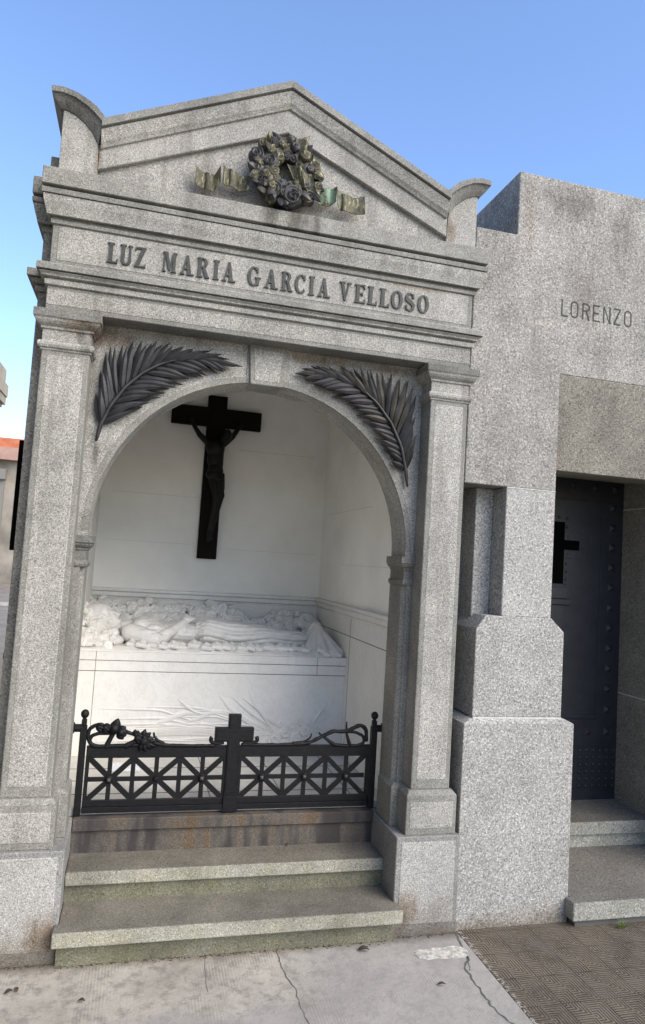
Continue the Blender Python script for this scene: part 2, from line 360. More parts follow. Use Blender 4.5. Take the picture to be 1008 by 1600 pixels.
def remesh(mb, voxel, smooth_it=4, disp=None):
    """join overlapping solids into one continuous surface, optionally push it about with disp(co, normal)"""
    me = bpy.data.meshes.new('tmp'); me.from_pydata(mb.v, [], mb.f)
    bm = bmesh.new(); bm.from_mesh(me); bmesh.ops.recalc_face_normals(bm, faces=bm.faces); bm.to_mesh(me); bm.free()
    o = bpy.data.objects.new('tmp', me); col.objects.link(o)
    md = o.modifiers.new('r', 'REMESH'); md.mode = 'VOXEL'; md.voxel_size = voxel; md.adaptivity = 0
    if smooth_it:
        sm = o.modifiers.new('s', 'SMOOTH'); sm.factor = 0.5; sm.iterations = smooth_it
    bpy.context.view_layer.update()
    dg = bpy.context.evaluated_depsgraph_get()
    m2 = bpy.data.meshes.new_from_object(o.evaluated_get(dg))
    bpy.data.objects.remove(o); bpy.data.meshes.remove(me)
    if disp:
        ns = [v.normal.copy() for v in m2.vertices]
        for v, n in zip(m2.vertices, ns): v.co = v.co + n * disp(v.co, n)
    for p in m2.polygons: p.use_smooth = True
    return m2
def link_mesh(me, name, mat, parent=None):
    me.materials.clear(); me.materials.append(M[mat]); me.name = name
    o = bpy.data.objects.new(name, me); col.objects.link(o)
    if parent: o.parent = parent; o.matrix_parent_inverse = Matrix.Translation(-world_loc(parent))
    return o
# ------------------------------------------------------------------ ground
def structure(o): o['kind'] = 'structure'; return o
g = MB(); g.box(-60, 60, -40, 60, -0.30, -0.004); gro = structure(g.build('ground', simple('alley_paving', (0.27, 0.225, 0.17), 0.9, nz=0.3, nsc=1.5, bump=0.4, bsc=20)))
g = MB(); g.box(-1.745, 2.358, -9.0, 0.3, -0.05, 0.0); pav = structure(g.build('pavement', 'concrete'))
g = MB(); g.box(2.362, 7.0, -9.0, 0.5, -0.05, -0.001); structure(g.build('tiled_paving', 'tile'))
def crack(pts, w):
    m = MB(); P = []
    for i in range(len(pts) - 1):
        a = Vector(pts[i]); b = Vector(pts[i + 1]); k = 5
        for j in range(k): P.append(a.lerp(b, j / k) + Vector((random.uniform(-1, 1) * 0.006, random.uniform(-1, 1) * 0.003)))
    P.append(Vector(pts[-1])); vs = []; fs = []
    for i, p in enumerate(P):
        d = (P[min(i + 1, len(P) - 1)] - P[max(i - 1, 0)]).normalized(); nn = Vector((-d.y, d.x)); ww = w * random.uniform(0.45, 1.5)
        vs += [(p.x + nn.x * ww, p.y + nn.y * ww, 0.0012), (p.x - nn.x * ww, p.y - nn.y * ww, 0.0012)]
    for i in range(len(P) - 1): fs.append((2 * i, 2 * i + 1, 2 * i + 3, 2 * i + 2))
    return m.add(vs, fs)
crack([(1.36, -0.07), (1.365, -0.14), (1.353, -0.256), (1.387, -0.412), (1.38, -0.55), (1.393, -0.70), (1.40, -1.1)], 0.0022).build('crack', 'joint', pav)
crack([(2.345, -0.06), (2.335, -0.13), (2.315, -0.228), (2.300, -0.30), (2.248, -0.377), (2.239, -0.517), (2.237, -0.614), (2.235, -0.705), (2.262, -0.80), (2.25, -1.2)], 0.0042).build('crack', 'joint', pav)
crack([(2.307, -0.29), (2.285, -0.34), (2.262, -0.40)], 0.003).build('crack', 'joint', pav)
crack([(1.002, -0.07), (0.994, -0.376)], 0.0010).build('joint_line', 'joint', pav)
m = MB(); P = []
for i in range(26):
    q = i / 26 * 2 * math.pi
    sx = max(-1, min(1, 1.25 * math.cos(q))); sy = max(-1, min(1, 1.25 * math.sin(q)))
    P.append((2.185 + 0.135 * sx + random.uniform(-.012, .012), -0.237 + 0.046 * sy + random.uniform(-.008, .008)))
m.prism(P, 0.0006, 0.0035, 'z'); m.build('cement_patch', simple('pale_cement', (0.56, 0.54, 0.48), 0.95, nz=0.6, nsc=40, bump=0.6, bsc=60), pav)
# ------------------------------------------------------------------ the granite tomb
tomb = thing('mausoleum', 'pale granite gabled mausoleum with open arch, palm reliefs and raised lettering', 'mausoleum', (1.15, 0, 0))
XM = 1.15                                            # axis of symmetry
def panel(m, x0, x1, z0, z1, y, mg=0.022, mi=1, d=0.0025):
    m.box(x0 + mg, x1 - mg, y - d, y + 0.02, z0 + mg, z1 - mg, mi)
for s in (0, 1):
    X = (lambda x: x) if s == 0 else (lambda x: 2.3 - x)
    def xs(a, b): a, b = X(a), X(b); return (min(a, b), max(a, b))
    # plinth
    m = MB(); a, b = xs(-0.052, 0.316); m.box(a, b, -0.056, 0.75, -0.05, 0.508); panel(m, a, b, 0.03, 0.508, -0.056, 0.026)
    pl = m.build('plinth', ['plinth_margin', 'plinth'], tomb, bevel=0.004)
    # pilaster
    m = MB(); a, b = xs(0.0, 0.2285); m.box(a, b, 0.0, 0.18, 0.737, 2.91); panel(m, a, b, 0.76, 2.90, 0.0, 0.026)
    pil = m.build('pilaster', ['margin', 'granite'], tomb, bevel=0.006, seg=2)
    m = MB(); a, b = xs(-0.032, 0.2605)
    m.box(a, b, -0.032, 0.19, 0.508, 0.712); panel(m, a, b, 0.520, 0.700, -0.032, 0.020)
    vs = [(a, -0.032, 0.712), (b, -0.032, 0.712), (b, 0.19, 0.712), (a, 0.19, 0.712), (a + 0.02, -0.008, 0.738), (b - 0.02, -0.008, 0.738), (b - 0.02, 0.17, 0.738), (a + 0.02, 0.17, 0.738)]
    m.add(vs, [(0, 1, 5, 4), (1, 2, 6, 5), (2, 3, 7, 6), (3, 0, 4, 7), (4, 5, 6, 7)])
    m.build('base_block', ['margin', 'granite'], pil, bevel=0.003)
    m = MB(); a, b = xs(0.0, 0.2285)
    pr = [(0.0, 2.895), (0.006, 2.897), (0.006, 2.906), (0.015, 2.909), (0.020, 2.920), (0.020, 2.932), (0.014, 2.940), (0.002, 2.943), (0.002, 3.000),
          (0.011, 3.003), (0.011, 3.014), (0.018, 3.018), (0.028, 3.026), (0.036, 3.037), (0.040, 3.049), (0.0455, 3.052)]
    m.mould(pr, a, b, 0.0, 0.16); m.mould([(0.0457, 3.0525), (0.0457, 3.092)], a, b, 0.0, 0.16, 1)
    m.build('capital', ['granite', 'dark_top'], pil, bevel=0.0015)
    # jamb below the impost
    m = MB(); a, b = xs(0.100, 0.281); 
    if s == 0: poly = [(a, 0.135), (b - 0.022, 0.135), (b - 0.022, 0.150), (b, 0.172), (b, 0.36), (a, 0.36)]
    else: poly = [(b, 0.36), (a, 0.36), (a, 0.172), (a + 0.022, 0.150), (a + 0.022, 0.135), (b, 0.135)]
    m.prism(poly, 0.70, 1.85, 'z')
    jb = m.build('jamb', 'margin', tomb, bevel=0.002)
    m = MB(); a, b = xs(0.100, 0.300); m.box(a, b, 0.105, 0.33, 0.508, 0.715)
    q = 0.018
    m.add([(a, .105, .715), (b, .105, .715), (b, .33, .715), (a, .33, .715), (a + q, .105 + q, .737), (b - q, .105 + q, .737), (b - q, .33 - q, .737), (a + q, .33 - q, .737)], [(0, 1, 5, 4), (1, 2, 6, 5), (2, 3, 7, 6), (3, 0, 4, 7), (4, 5, 6, 7)])
    m.build('base_block', 'margin', jb, bevel=0.003)
    m = MB(); a, b = xs(0.12, 0.281)
    m.mould([(0.0, 1.835), (0.005, 1.838), (0.010, 1.845), (0.012, 1.855), (0.010, 1.866), (0.002, 1.872), (0.0, 1.922), (0.006, 1.925), (0.006, 1.934), (0.016, 1.940), (0.024, 1.950), (0.024, 1.958), (0.030, 1.962), (0.030, 2.000)], a, b, 0.135, 0.36)
    m.build('impost', 'dark_top', jb, bevel=0.0015)
# arch wall: spandrels with a round-headed opening
RA, ZC, YS, YB = 0.869, 2.030, 0.135, 0.36
N = 40
m = MB(); arc = [(XM + RA * math.cos(math.pi * i / N), ZC + RA * math.sin(math.pi * i / N)) for i in range(N + 1)]
prof = [(XM + RA, 2.0)] + arc + [(XM - RA, 2.0)]
out = []
for (x, z) in prof:
    if abs(x - XM) > 0.80 * RA + 1e-9 and z < 2.6: out.append((2.12 if x > XM else 0.18, z))
    else: out.append((x, 3.11))
n = len(prof); vs = []
for y in (YS, YB): vs += [(x, y, z) for x, z in prof] + [(x, y, z) for x, z in out]
fs = []
for i in range(n - 1):
    fs += [(i, i + 1, n + i + 1, n + i), (2 * n + i, 3 * n + i, 3 * n + i + 1, 2 * n + i + 1), (i, 2 * n + i, 2 * n + i + 1, i + 1)]
m.add(vs, fs)
m.box(2.12, 2.30, YS + .0, YB, 2.0, 3.11); m.box(0.0, 0.18, YS + .0, YB, 2.0, 3.11)
# corner infill where the fan jumps from side to top
for sx in (0, 1):
    idx = [i for i in range(n - 1) if (out[i][1] == 3.11) != (out[i + 1][1] == 3.11)]
for i in idx:
    a, b = out[i], out[i + 1]; cx_ = 2.12 if a[0] > XM else 0.18
    for y in (YS, YB): m.add([(a[0], y, a[1]), (b[0], y, b[1]), (cx_, y, 3.11)], [(0, 1, 2)])
aw = m.build('arch_wall', 'granite', tomb)
# drafted margin round the arch, 2 mm proud
m = MB(); rr = [RA, RA + 0.032]
vs = []; fs = []
for i in range(N + 1):
    t = math.pi * i / N
    for r_, y in ((rr[0], YS + 0.01), (rr[0], YS - 0.0025), (rr[1], YS - 0.0025), (rr[1], YS + 0.01)): vs.append((XM + r_ * math.cos(t), y, ZC + r_ * math.sin(t)))
for i in range(N):
    for k in range(4): fs.append((4 * i + k, 4 * i + (k + 1) % 4, 4 * i + 4 + (k + 1) % 4, 4 * i + 4 + k))
m.add(vs, fs); m.build('archivolt', 'margin', aw)
# keystone
m = MB(); m.prism([(1.057, 2.884), (1.236, 2.884), (1.254, 3.105), (1.040, 3.105)], 0.112, 0.285, 'y'); 
m.prism([(1.078, 2.905), (1.215, 2.905), (1.229, 3.085), (1.062, 3.085)], 0.1095, 0.13, 'y', 1)
m.build('keystone', ['margin', 'granite'], aw, bevel=0.005, seg=2)
m = MB(); m.box(1.0335, 1.0365, YS - 0.0015, YS + 0.01, 2.892, 3.10); m.build('joint_line', 'joint', aw)
# architrave, frieze, cornice
m = MB(); m.box(0.0, 2.3, 0.0, 0.36, 3.102, 3.222); m.box(0.0001, 2.2999, -0.0022, 0.03, 3.125, 3.205, 1)
arch = m.build('architrave', ['margin', 'granite'], tomb, bevel=0.003)
m = MB()
low = [(0.004, 3.222), (0.013, 3.225), (0.014, 3.250), (0.002, 3.252), (0.002, 3.259), (0.029, 3.262), (0.030, 3.268), (0.034, 3.272), (0.044, 3.279), (0.030, 3.281), (0.030, 3.2862)]
m.mould(low, 0, 2.3, 0, .36); m.mould([(0.0525, 3.2863), (0.0525, 3.312), (0.048, 3.322), (0.0, 3.340)], 0, 2.3, 0, .36, 1)
m.build('string_course', ['granite', 'margin'], tomb, bevel=0.001)
m = MB(); m.box(0.001, 2.299, 0.001, .36, 3.33, 3.545); m.box(0.03, 2.27, -0.0015, 0.03, 3.355, 3.53, 1)
frz = m.build('frieze', ['margin', 'granite'], tomb, bevel=0.002)
up1 = [(0.002, 3.534), (0.010, 3.537), (0.011, 3.560), (0.018, 3.560), (0.004, 3.563), (0.004, 3.5715)]
up2 = [(0.030, 3.572), (0.034, 3.590), (0.040, 3.610), (0.047, 3.632), (0.050, 3.650), (0.051, 3.664)]
up3 = [(0.058, 3.667), (0.060, 3.692), (0.026, 3.697), (0.026, 3.7095)]
m = MB(); m.mould(up1, 0, 2.3, 0, .36, 1); m.mould(up2, 0, 2.3, 0, .36, 0); m.mould(up3, 0, 2.3, 0, .36, 1)
cor = m.build('cornice', ['granite', 'margin'], tomb, bevel=0.001)
m = MB(); m.mould([(0.061, 3.710), (0.061, 3.797), (0.0, 3.812)], 0, 2.3, 0, .36); m.build('blocking_course', granite('blocking_granite', (0.12, .12, .11), (.28, .272, .245), (.54, .52, .475), 150, mott=.35, streak=.3, stains=[(1.08, 3.76, .05, .12, .9, (.28, .27, .24)), (1.22, 3.75, .07, .12, .8, (.28, .27, .24)), (1.33, 3.76, .03, .10, .7, (.28, .27, .24))]), cor, bevel=0.003)
# side ressaut (a wider body behind the front order)
m = MB(); m.box(-0.058, 0.0, 0.12, 2.5, 0.0, 3.22)
for pr in (low, up1, up2, up3, [(0.0525, 3.2863), (0.0525, 3.325), (0.0, 3.340)], [(0.061, 3.710), (0.061, 3.797), (0, 3.81)]): m.mould(pr, -0.06, 0.10, 0.125, 2.45)
m.box(-0.057, 0.18, 0.12, 2.4, 3.3, 3.70); m.box(-0.058, 0.18, 0.13, 2.4, 3.80, 3.95)
m.build('side_wall', 'coarse_dull', tomb, bevel=0.003)
m = MB(); m.box(2.12, 2.30, 0.37, 2.55, 0.0, 3.84); m.box(0.0, 0.18, 0.37, 2.55, 0.0, 3.84); m.box(0.18, 2.12, 2.46, 2.55, 0.0, 3.84); m.build('side_wall', 'coarse_dull', tomb)
# pediment
SL = (4.532 - 4.10) / (1.15 - 0.20)
def zt(x, z0): return z0 - SL * abs(x - XM)
m = MB()
m.prism([(0.02, 3.805), (2.28, 3.805), (2.28, zt(2.28, 4.44)), (XM, 4.44), (0.02, zt(0.02, 4.44))], 0.03, 0.9, 'y', 0)
# raised border round the sunk triangle
A_ = (0.185, 3.856); B_ = (2.115, 3.856); C_ = (XM, 4.268)
oL = (0.185, zt(0.185, 4.43)); oR = (2.115, zt(2.115, 4.43))
m.prism([A_, C_, B_, oR, (XM, 4.43), oL], 0.0, 0.04, 'y', 0)
ped = m.build('pediment', 'granite', tomb, bevel=0.004)
m = MB()
rprof = [(0.0, -0.136), (0.012, -0.134), (0.018, -0.122), (0.028, -0.108), (0.036, -0.084), (0.044, -0.062), (0.048, -0.052), (0.036, -0.049), (0.036, -0.043), (0.060, -0.041), (0.060, 0.0)]
for x_a, x_b in ((0.192, XM), (2.108, XM)):
    vs = []
    for (p, dz) in rprof: vs += [(x_a, -p, zt(x_a, 4.532) + dz), (x_b, -p, 4.532 + dz)]
    for (p, dz) in ((-1.2, 0.0), (-1.2, -0.136)): vs += [(x_a, -p, zt(x_a, 4.532) + dz), (x_b, -p, 4.532 + dz)]
    k = len(rprof) + 2; fs = [(2 * i, 2 * i + 1, 2 * ((i + 1) % k) + 1, 2 * ((i + 1) % k)) for i in range(k)]
    fs += [tuple(2 * i for i in range(k)), tuple(2 * i + 1 for i in range(k))]
    m.add(vs, fs)
    for f_i in range(len(m.mi)):
        pass
m.mi = [1 if (k_ % 15) in (8, 9, 10) else 0 for k_ in range(len(m.mi))]
m.build('raking_cornice', ['granite', 'margin'], ped, bevel=0.0015)
for s in (0, 1):
    X = (lambda x: x) if s == 0 else (lambda x: 2.3 - x)
    top = [(-0.058, 4.212), (-0.003, 4.217), (0.058, 4.206), (0.121, 4.178), (0.165, 4.150), (0.204, 4.108)]
    fb = [(-0.054, 4.184), (-0.001, 4.187), (0.058, 4.176), (0.121, 4.143), (0.160, 4.113), (0.196, 4.076)]
    mb_ = [(-0.014, 4.132), (0.018, 4.131), (0.062, 4.114), (0.108, 4.082), (0.146, 4.044), (0.180, 3.985)]
    m = MB()
    m.prism([(X(x), z) for x, z in [(0.0, 3.80)] + [(0.0, 4.131)] + mb_[1:] + [(0.187, 3.80)]], 0.0, 1.3, 'y')
    ac = m.build('acroterion', 'granite', ped, bevel=0.002)
    m = MB()
    rows = [[(X(x), -0.058, z) for x, z in top], [(X(x), -0.058, z) for x, z in fb], [(X(x), -0.046, z - 0.002) for x, z in fb],
            [(X(x * .5 + x2 * .5), -0.028, z * .5 + z2 * .5 - .004) for (x, z), (x2, z2) in zip(fb, mb_)], [(X(x), -0.006, z) for x, z in mb_],
            [(X(x), 1.2, z) for x, z in mb_], [(X(x), 1.2, z) for x, z in top]]
    vs = [p for r_ in rows for p in r_]; K = 6; nr_ = len(rows); fs = []
    for i in range(nr_):
        for k in range(K - 1): fs.append((i * K + k, i * K + k + 1, ((i + 1) % nr_) * K + k + 1, ((i + 1) % nr_) * K + k))
    fs += [tuple(i * K for i in range(nr_)), tuple(i * K + K - 1 for i in range(nr_))]
    m.add(vs, fs); m.build('coping', 'dark_top' if s == 0 else 'margin', ac, bevel=0.001)
# roof + back so that the chapel is closed
m = MB(); m.box(0.0, 2.3, 0.36, 2.56, 3.845, 3.93); m.build('roof', 'dark_top', tomb)
# chapel interior
m = MB(); m.box(0.182, 2.118, 2.35, 2.45, 0.4, 3.82); m.box(2.10, 2.118, 0.362, 2.35, 0.4, 3.82); m.box(0.182, 0.20, 0.362, 2.35, 0.4, 3.82)
for z_, xa, xb in ((2.02, .25, .95), (2.0, 1.25, 2.05), (2.42, .3, 1.0), (2.86, 1.3, 2.0)): m.box(xa, xb, 2.3488, 2.352, z_, z_ + .0022, 1)
for z_, ya, yb in ((1.93, .6, 1.7), (2.35, 1.0, 2.2), (2.8, .5, 1.6)): m.box(2.0988, 2.102, ya, yb, z_, z_ + .0022, 1)
m.build('interior_wall', ['plaster', 'marble_dirty'], tomb)
m = MB(); m.box(0.2, 2.10, 0.362, 2.35, 3.78, 3.82); m.build('ceiling', 'plaster', tomb)
m = MB(); m.box(0.20, 2.10, 0.40, 2.35, 0.50, 0.545, 0)
for x_ in (0.62, 1.05, 1.48, 1.9): m.box(x_, x_ + 0.005, 0.42, 1.37, 0.5, 0.5462, 1)
for y_ in (0.62, 0.86, 1.10): m.box(0.21, 2.09, y_, y_ + 0.007, 0.5, 0.5466, 1)
m.build('floor', ['marble_dirty', 'joint'], tomb)
m = MB(); m.box(0.21, 2.092, 2.338, 2.349, 0.55, 1.545); m.box(2.088, 2.099, 0.40, 2.338, 0.55, 1.545)
m.box(0.22, 2.088, 2.3365, 2.345, 1.408, 1.4125, 1); m.box(2.0865, 2.095, 0.41, 2.336, 1.408, 1.413, 1); m.box(2.0867, 2.095, 1.31, 1.3145, 0.56, 1.54, 1)
m.build('wainscot', ['marble', 'joint'], tomb)
m = MB()
for (z0, z1, p) in ((1.545, 1.560, 0.018), (1.562, 1.600, 0.030), (1.602, 1.630, 0.042)):
    m.box(0.2, 2.1, 2.35 - p, 2.36, z0, z1); m.box(2.1 - p, 2.11, 0.362, 2.35 - p, z0, z1)
m.build('dado_rail', 'marble', tomb, bevel=0.004)
# steps
m = MB(); m.prism([(0.298, -0.143), (2.007, -0.143), (2.007, -0.0565), (1.985, -0.0565), (1.985, 0.16), (0.318, 0.16), (0.318, -0.0565), (0.298, -0.0565)], 0.108, 0.178, 'z'); m.build('step', 'step', tomb, bevel=0.006, seg=2)
m = MB(); m.box(0.318, 1.985, -0.085, 0.3, -0.05, 0.108); m.build('riser', 'riser', tomb)
m = MB(); m.box(0.318, 1.985, 0.120, 0.40, 0.266, 0.333); m.build('step', 'step', tomb, bevel=0.006, seg=2)
m = MB(); m.box(0.3175, 1.9855, 0.148, 0.45, 0.178, 0.266); m.build('riser', 'riser', tomb)
m = MB(); m.box(0.318, 1.985, 0.325, 0.60, 0.450, 0.513); m.build('step', 'rust', tomb, bevel=0.004)
m = MB(); m.box(0.3175, 1.9855, 0.345, 0.55, 0.333, 0.450); m.build('riser', 'rust', tomb)
m = MB(); m.box(0.27, 2.03, 0.36, 0.60, -0.05, 0.5); m.build('foundation', 'margin', tomb)
# hair cracks in the stone
def stone_crack(pts, y, w, parent):
    m = MB(); P = []
    for i in range(len(pts) - 1):
        a = Vector(pts[i]); b = Vector(pts[i + 1])
        for j in range(4): P.append(a.lerp(b, j / 4) + Vector((random.uniform(-1, 1) * .002, random.uniform(-1, 1) * .002)))
    P.append(Vector(pts[-1])); vs = []
    for p in P: vs += [(p.x, y, p.y + w), (p.x, y, p.y - w)]
    m.add(vs, [(2 * i, 2 * i + 1, 2 * i + 3, 2 * i + 2) for i in range(len(P) - 1)]); m.build('crack', 'margin', parent)
stone_crack([(2.12, 1.615), (2.19, 1.640), (2.25, 1.665), (2.292, 1.682)], -0.0032, 0.002, tomb)
# ------------------------------------------------------------------ lettering
def ribbon(pts, ws):
    """outline polygons of a stroke as quads"""
    q = []
    n = len(pts); L = []; Rr = []
    for i in range(n):
        a = Vector(pts[max(i - 1, 0)]); b = Vector(pts[min(i + 1, n - 1)]); d = (b - a).normalized(); nn = Vector((-d.y, d.x)); w = ws[i] if isinstance(ws, (list, tuple)) else ws
        L.append(Vector(pts[i]) + nn * w / 2); Rr.append(Vector(pts[i]) - nn * w / 2)
    return L + Rr[::-1]
def arcp(cx, cy, rx, ry, a0, a1, n=16): return [(cx + rx * math.cos(R(a0 + (a1 - a0) * i / n)), cy + ry * math.sin(R(a0 + (a1 - a0) * i / n))) for i in range(n + 1)]
T, t_ = 0.170, 0.070
def rect(x0, y0, x1, y1): return [(x0, y0), (x1, y0), (x1, y1), (x0, y1)]
def ww(pts, thick_x=True):   # thick where the stroke is vertical, thin where horizontal
    out = []
    for i in range(len(pts)):
        a = Vector(pts[max(i - 1, 0)]); b = Vector(pts[min(i + 1, len(pts) - 1)]); d = (b - a).normalized()
        out.append(t_ + (T - t_) * abs(d.y) ** 1.5)
    return out
def O_(cx, cy, rx, ry, a0=0, a1=360, n=28):
    p = arcp(cx, cy, rx, ry, a0, a1, n); return ribbon(p, ww(p))
GL = {
 'L': (0.56, [rect(.08, 0, .28, 1), rect(0, .93, .36, 1), rect(0, 0, .54, .08), [(.44, 0), (.56, 0), (.56, .27), (.50, .20)]]),
 'I': (0.36, [rect(.08, 0, .28, 1), rect(0, .93, .36, 1), rect(0, 0, .36, .07)]),
 'U': (0.66, [rect(.07, .25, .26, 1), rect(0, .93, .33, 1), rect(.50, .25, .60, 1), rect(.43, .93, .66, 1), O_(.355, .27, .195, .23, 180, 360)]),
 'Z': (0.60, [rect(.03, .92, .58, 1), rect(0, 0, .57, .08), [(.0, .0), (.22, 0), (.58, 1), (.36, 1)], [(.03, .78), (.03, 1), (.12, 1)], [(.60, 0), (.60, .25), (.48, 0)]]),
 'M': (0.86, [rect(.07, 0, .15, 1), rect(0, 0, .22, .07), rect(0, .93, .18, 1), [(.08, 1), (.30, 1), (.50, .25), (.40, .08)], [(.40, .08), (.50, .08), (.72, 1), (.62, 1)], rect(.62, 0, .80, 1), rect(.54, 0, .86, .07), rect(.66, .93, .86, 1)]),
 'A': (0.80, [[(.08, 0), (.17, 0), (.42, 1), (.34, 1)], [(.44, 0), (.66, 0), (.45, 1), (.31, 1)], rect(.20, .28, .52, .36), rect(0, 0, .26, .07), rect(.38, 0, .80, .07)]),
 'V': (0.78, [[(.08, 1), (.29, 1), (.46, 0), (.34, 0)], [(.60, 1), (.69, 1), (.44, 0), (.36, 0)], rect(0, .93, .38, 1), rect(.52, .93, .78, 1)]),
 'R': (0.76, [rect(.08, 0, .27, 1), rect(0, 0, .35, .07), rect(0, .93, .30, 1), ribbon(arcp(.33, .745, .21, .215, 90, -90, 16), ww(arcp(.33, .745, .21, .215, 90, -90, 16))), rect(.2, .92, .34, 1), rect(.2, .49, .34, .57), [(.33, .52), (.50, .50), (.72, 0), (.50, 0)], rect(.48, 0, .76, .07)]),
 'E': (0.64, [rect(.08, 0, .27, 1), rect(0, 0, .6, .08), rect(0, .92, .58, 1), rect(.2, .47, .46, .54), [(.58, 1), (.58, .74), (.50, .86), (.46, 1)], [(.62, 0), (.62, .28), (.53, .14), (.48, 0)], [(.46, .38), (.46, .63), (.40, .52)]]),
 'O': (0.70, [O_(.35, .5, .25, .46)]),
 'C': (0.68, [O_(.36, .5, .26, .46, 48, 312), [(.50, .72), (.60, .70), (.60, .99), (.53, .90)], [(.50, .26), (.60, .22), (.58, .14), (.50, .14)]]),
 'G': (0.74, [O_(.36, .5, .26, .46, 48, 322), [(.50, .72), (.60, .70), (.60, .99), (.53, .90)], rect(.50, .06, .66, .44), rect(.42, .40, .74, .47)]),
 'S': (0.62, [ribbon(arcp(.32, .745, .20, .215, 35, 215, 14) + [(.27, .54), (.40, .47)] + arcp(.31, .255, .21, .215, 35, -145, 14), 
              [t_] * 4 + [.11] * 3 + [.15] * 6 + [.20] * 6 + [.15] * 5 + [.1] * 4 + [t_] * 4), [(.43, .76), (.54, .70), (.54, .98), (.47, .92)], [(.08, .06), (.15, .14), (.19, .24), (.08, .32)]]),
}
def put_letters(spec, z0, z1, y, depth, mat, parent, table):
    H = z1 - z0
    for ch, x0, x1 in spec:
        w, polys = table[ch]; m = MB()
        for j, pl_ in enumerate(polys):
            m.prism([(x0 + p[0] / w * (x1 - x0), z0 + p[1] * H) for p in pl_], y - depth - 0.00035 * j, y + 0.004, 'y')
        m.build('letter', mat, parent)
ins = [('L', .269, .321), ('U', .331, .390), ('Z', .404, .460), ('M', .543, .614), ('A', .633, .705), ('R', .718, .785), ('I', .803, .835), ('A', .851, .923),
       ('G', .985, 1.056), ('A', 1.077, 1.152), ('R', 1.169, 1.232), ('C', 1.243, 1.308), ('I', 1.322, 1.353), ('A', 1.373, 1.443),
       ('V', 1.495, 1.561), ('E', 1.584, 1.648), ('L', 1.659, 1.714), ('L', 1.729, 1.788), ('O', 1.797, 1.868), ('S', 1.878, 1.943), ('O', 1.957, 2.027)]
put_letters(ins, 3.382, 3.487, -0.001, 0.009, 'letter', frz, GL)
# ------------------------------------------------------------------ bronze wreath in the pediment
wr = thing('wreath', 'patinated bronze wreath of roses with ribbon tails fixed in the gable', 'wreath', (1.15, 0.0, 4.01))
YW = 0.0
m = MB(); pts = []
for i in range(33):
    t = 2 * math.pi * i / 32; pts.append((1.150 + 0.112 * math.cos(t), YW - 0.015, 4.020 + 0.128 * math.sin(t)))
m.tube(pts, 0.066, 10, cap=False); m.build('ring', 'bronze_brown', wr, smooth=True)
rs = [(1.180, 3.880, .064, 'bronze'), (1.085, 3.905, .050, 'bronze'), (1.010, 3.945, .040, 'bronze'), (1.057, 4.050, .046, 'bronze'), (.985, 4.070, .046, 'bronze'), (1.020, 4.135, .038, 'patina'),
      (1.085, 4.165, .036, 'bronze_brown'), (.985, 4.000, .040, 'bronze_brown'), (1.295, 4.070, .040, 'patina'), (1.325, 4.020, .030, 'bronze_brown'), (1.268, 3.895, .046, 'bronze_brown'), (1.320, 3.955, .036, 'patina'), (1.245, 4.150, .034, 'patina')]
for i, (x, z, r_, mt) in enumerate(rs):
    m = MB(); m.rose((x, YW - 0.058, z), ((x - 1.15) * 1.6, -1, (z - 4.01) * 1.4), r_, r_ * 0.75, turns=2.6, amp=.34, ph=i * .37); m.build('rose', mt, wr, smooth=True)
for i in range(34):
    t = i / 34 * 2 * math.pi; rr_ = (.075, .125, .165)[i % 3]; r_ = random.uniform(.022, .034)
    m = MB(); m.rose((1.148 + rr_ * math.cos(t), YW - (.060, .078, .045)[i % 3], 4.015 + rr_ * 1.08 * math.sin(t)), (math.cos(t) * (rr_ - .11) * 9, -1, math.sin(t) * (rr_ - .11) * 9 + .1), r_, r_ * .8, turns=2, amp=.38, ph=i * .21, nr=8, nt=18)
    m.build('rosebud', random.choice(['bronze', 'patina', 'patina']), wr, smooth=True)
for i in range(44):
    t = i / 44 * 2 * math.pi + random.uniform(-.1, .1); rr_ = random.uniform(.08, .17)
    c = Vector((1.148 + rr_ * math.cos(t), YW - 0.055, 4.015 + rr_ * math.sin(t))); d = Vector((math.cos(t + random.uniform(-1.1, 1.1)), random.uniform(-.5, .05), math.sin(t + random.uniform(-1.1, 1.1))))
    m = MB(); c.y -= .02; m.leaf(c, c + d * random.uniform(.05, .075), .022, (random.uniform(-.3, .3), -1, random.uniform(-.3, .3)), .004, bend=.12, fold=.4); m.build('leaf', random.choice(['bronze', 'patina', 'bronze_brown']), wr)
def ribbon_tail(cl, w0, name='ribbon'):
    m = MB(); vs = []; n = len(cl)
    for i, (x, y, z, w, tl) in enumerate(cl):
        dx = tl * w
        vs += [(x - dx, y, z + w), (x, y - .004, z), (x + dx, y, z - w), (x + dx, y + .006, z - w), (x, y + .004, z), (x - dx, y + .006, z + w)]
    fs = []
    for i in range(n - 1):
        for k in range(6): fs.append((6 * i + k, 6 * i + (k + 1) % 6, 6 * i + 6 + (k + 1) % 6, 6 * i + 6 + k))
    fs += [(0, 1, 2, 3, 4, 5), tuple(6 * (n - 1) + k for k in range(6))]
    m.add(vs, fs); return m.build(name, 'patina', wr)
def wavy(key, n=26, amp=0.010, per=1.7):
    out = []
    for i in range(n + 1):
        q = i / n * (len(key) - 1); a = int(min(q, len(key) - 2)); f = q - a; f2 = f * f * (3 - 2 * f)
        p = [key[a][k] * (1 - f2) + key[a + 1][k] * f2 for k in range(5)]
        p[1] += amp * math.sin(i / n * per * 2 * math.pi); out.append(p)
    return out
ribbon_tail(wavy([(.672, -.045, 3.914, .047, 0), (.725, -.02, 3.895, .045, 0), (.768, -.035, 3.886, .045, 0), (.800, -.05, 3.93, .047, .05)]), 0)
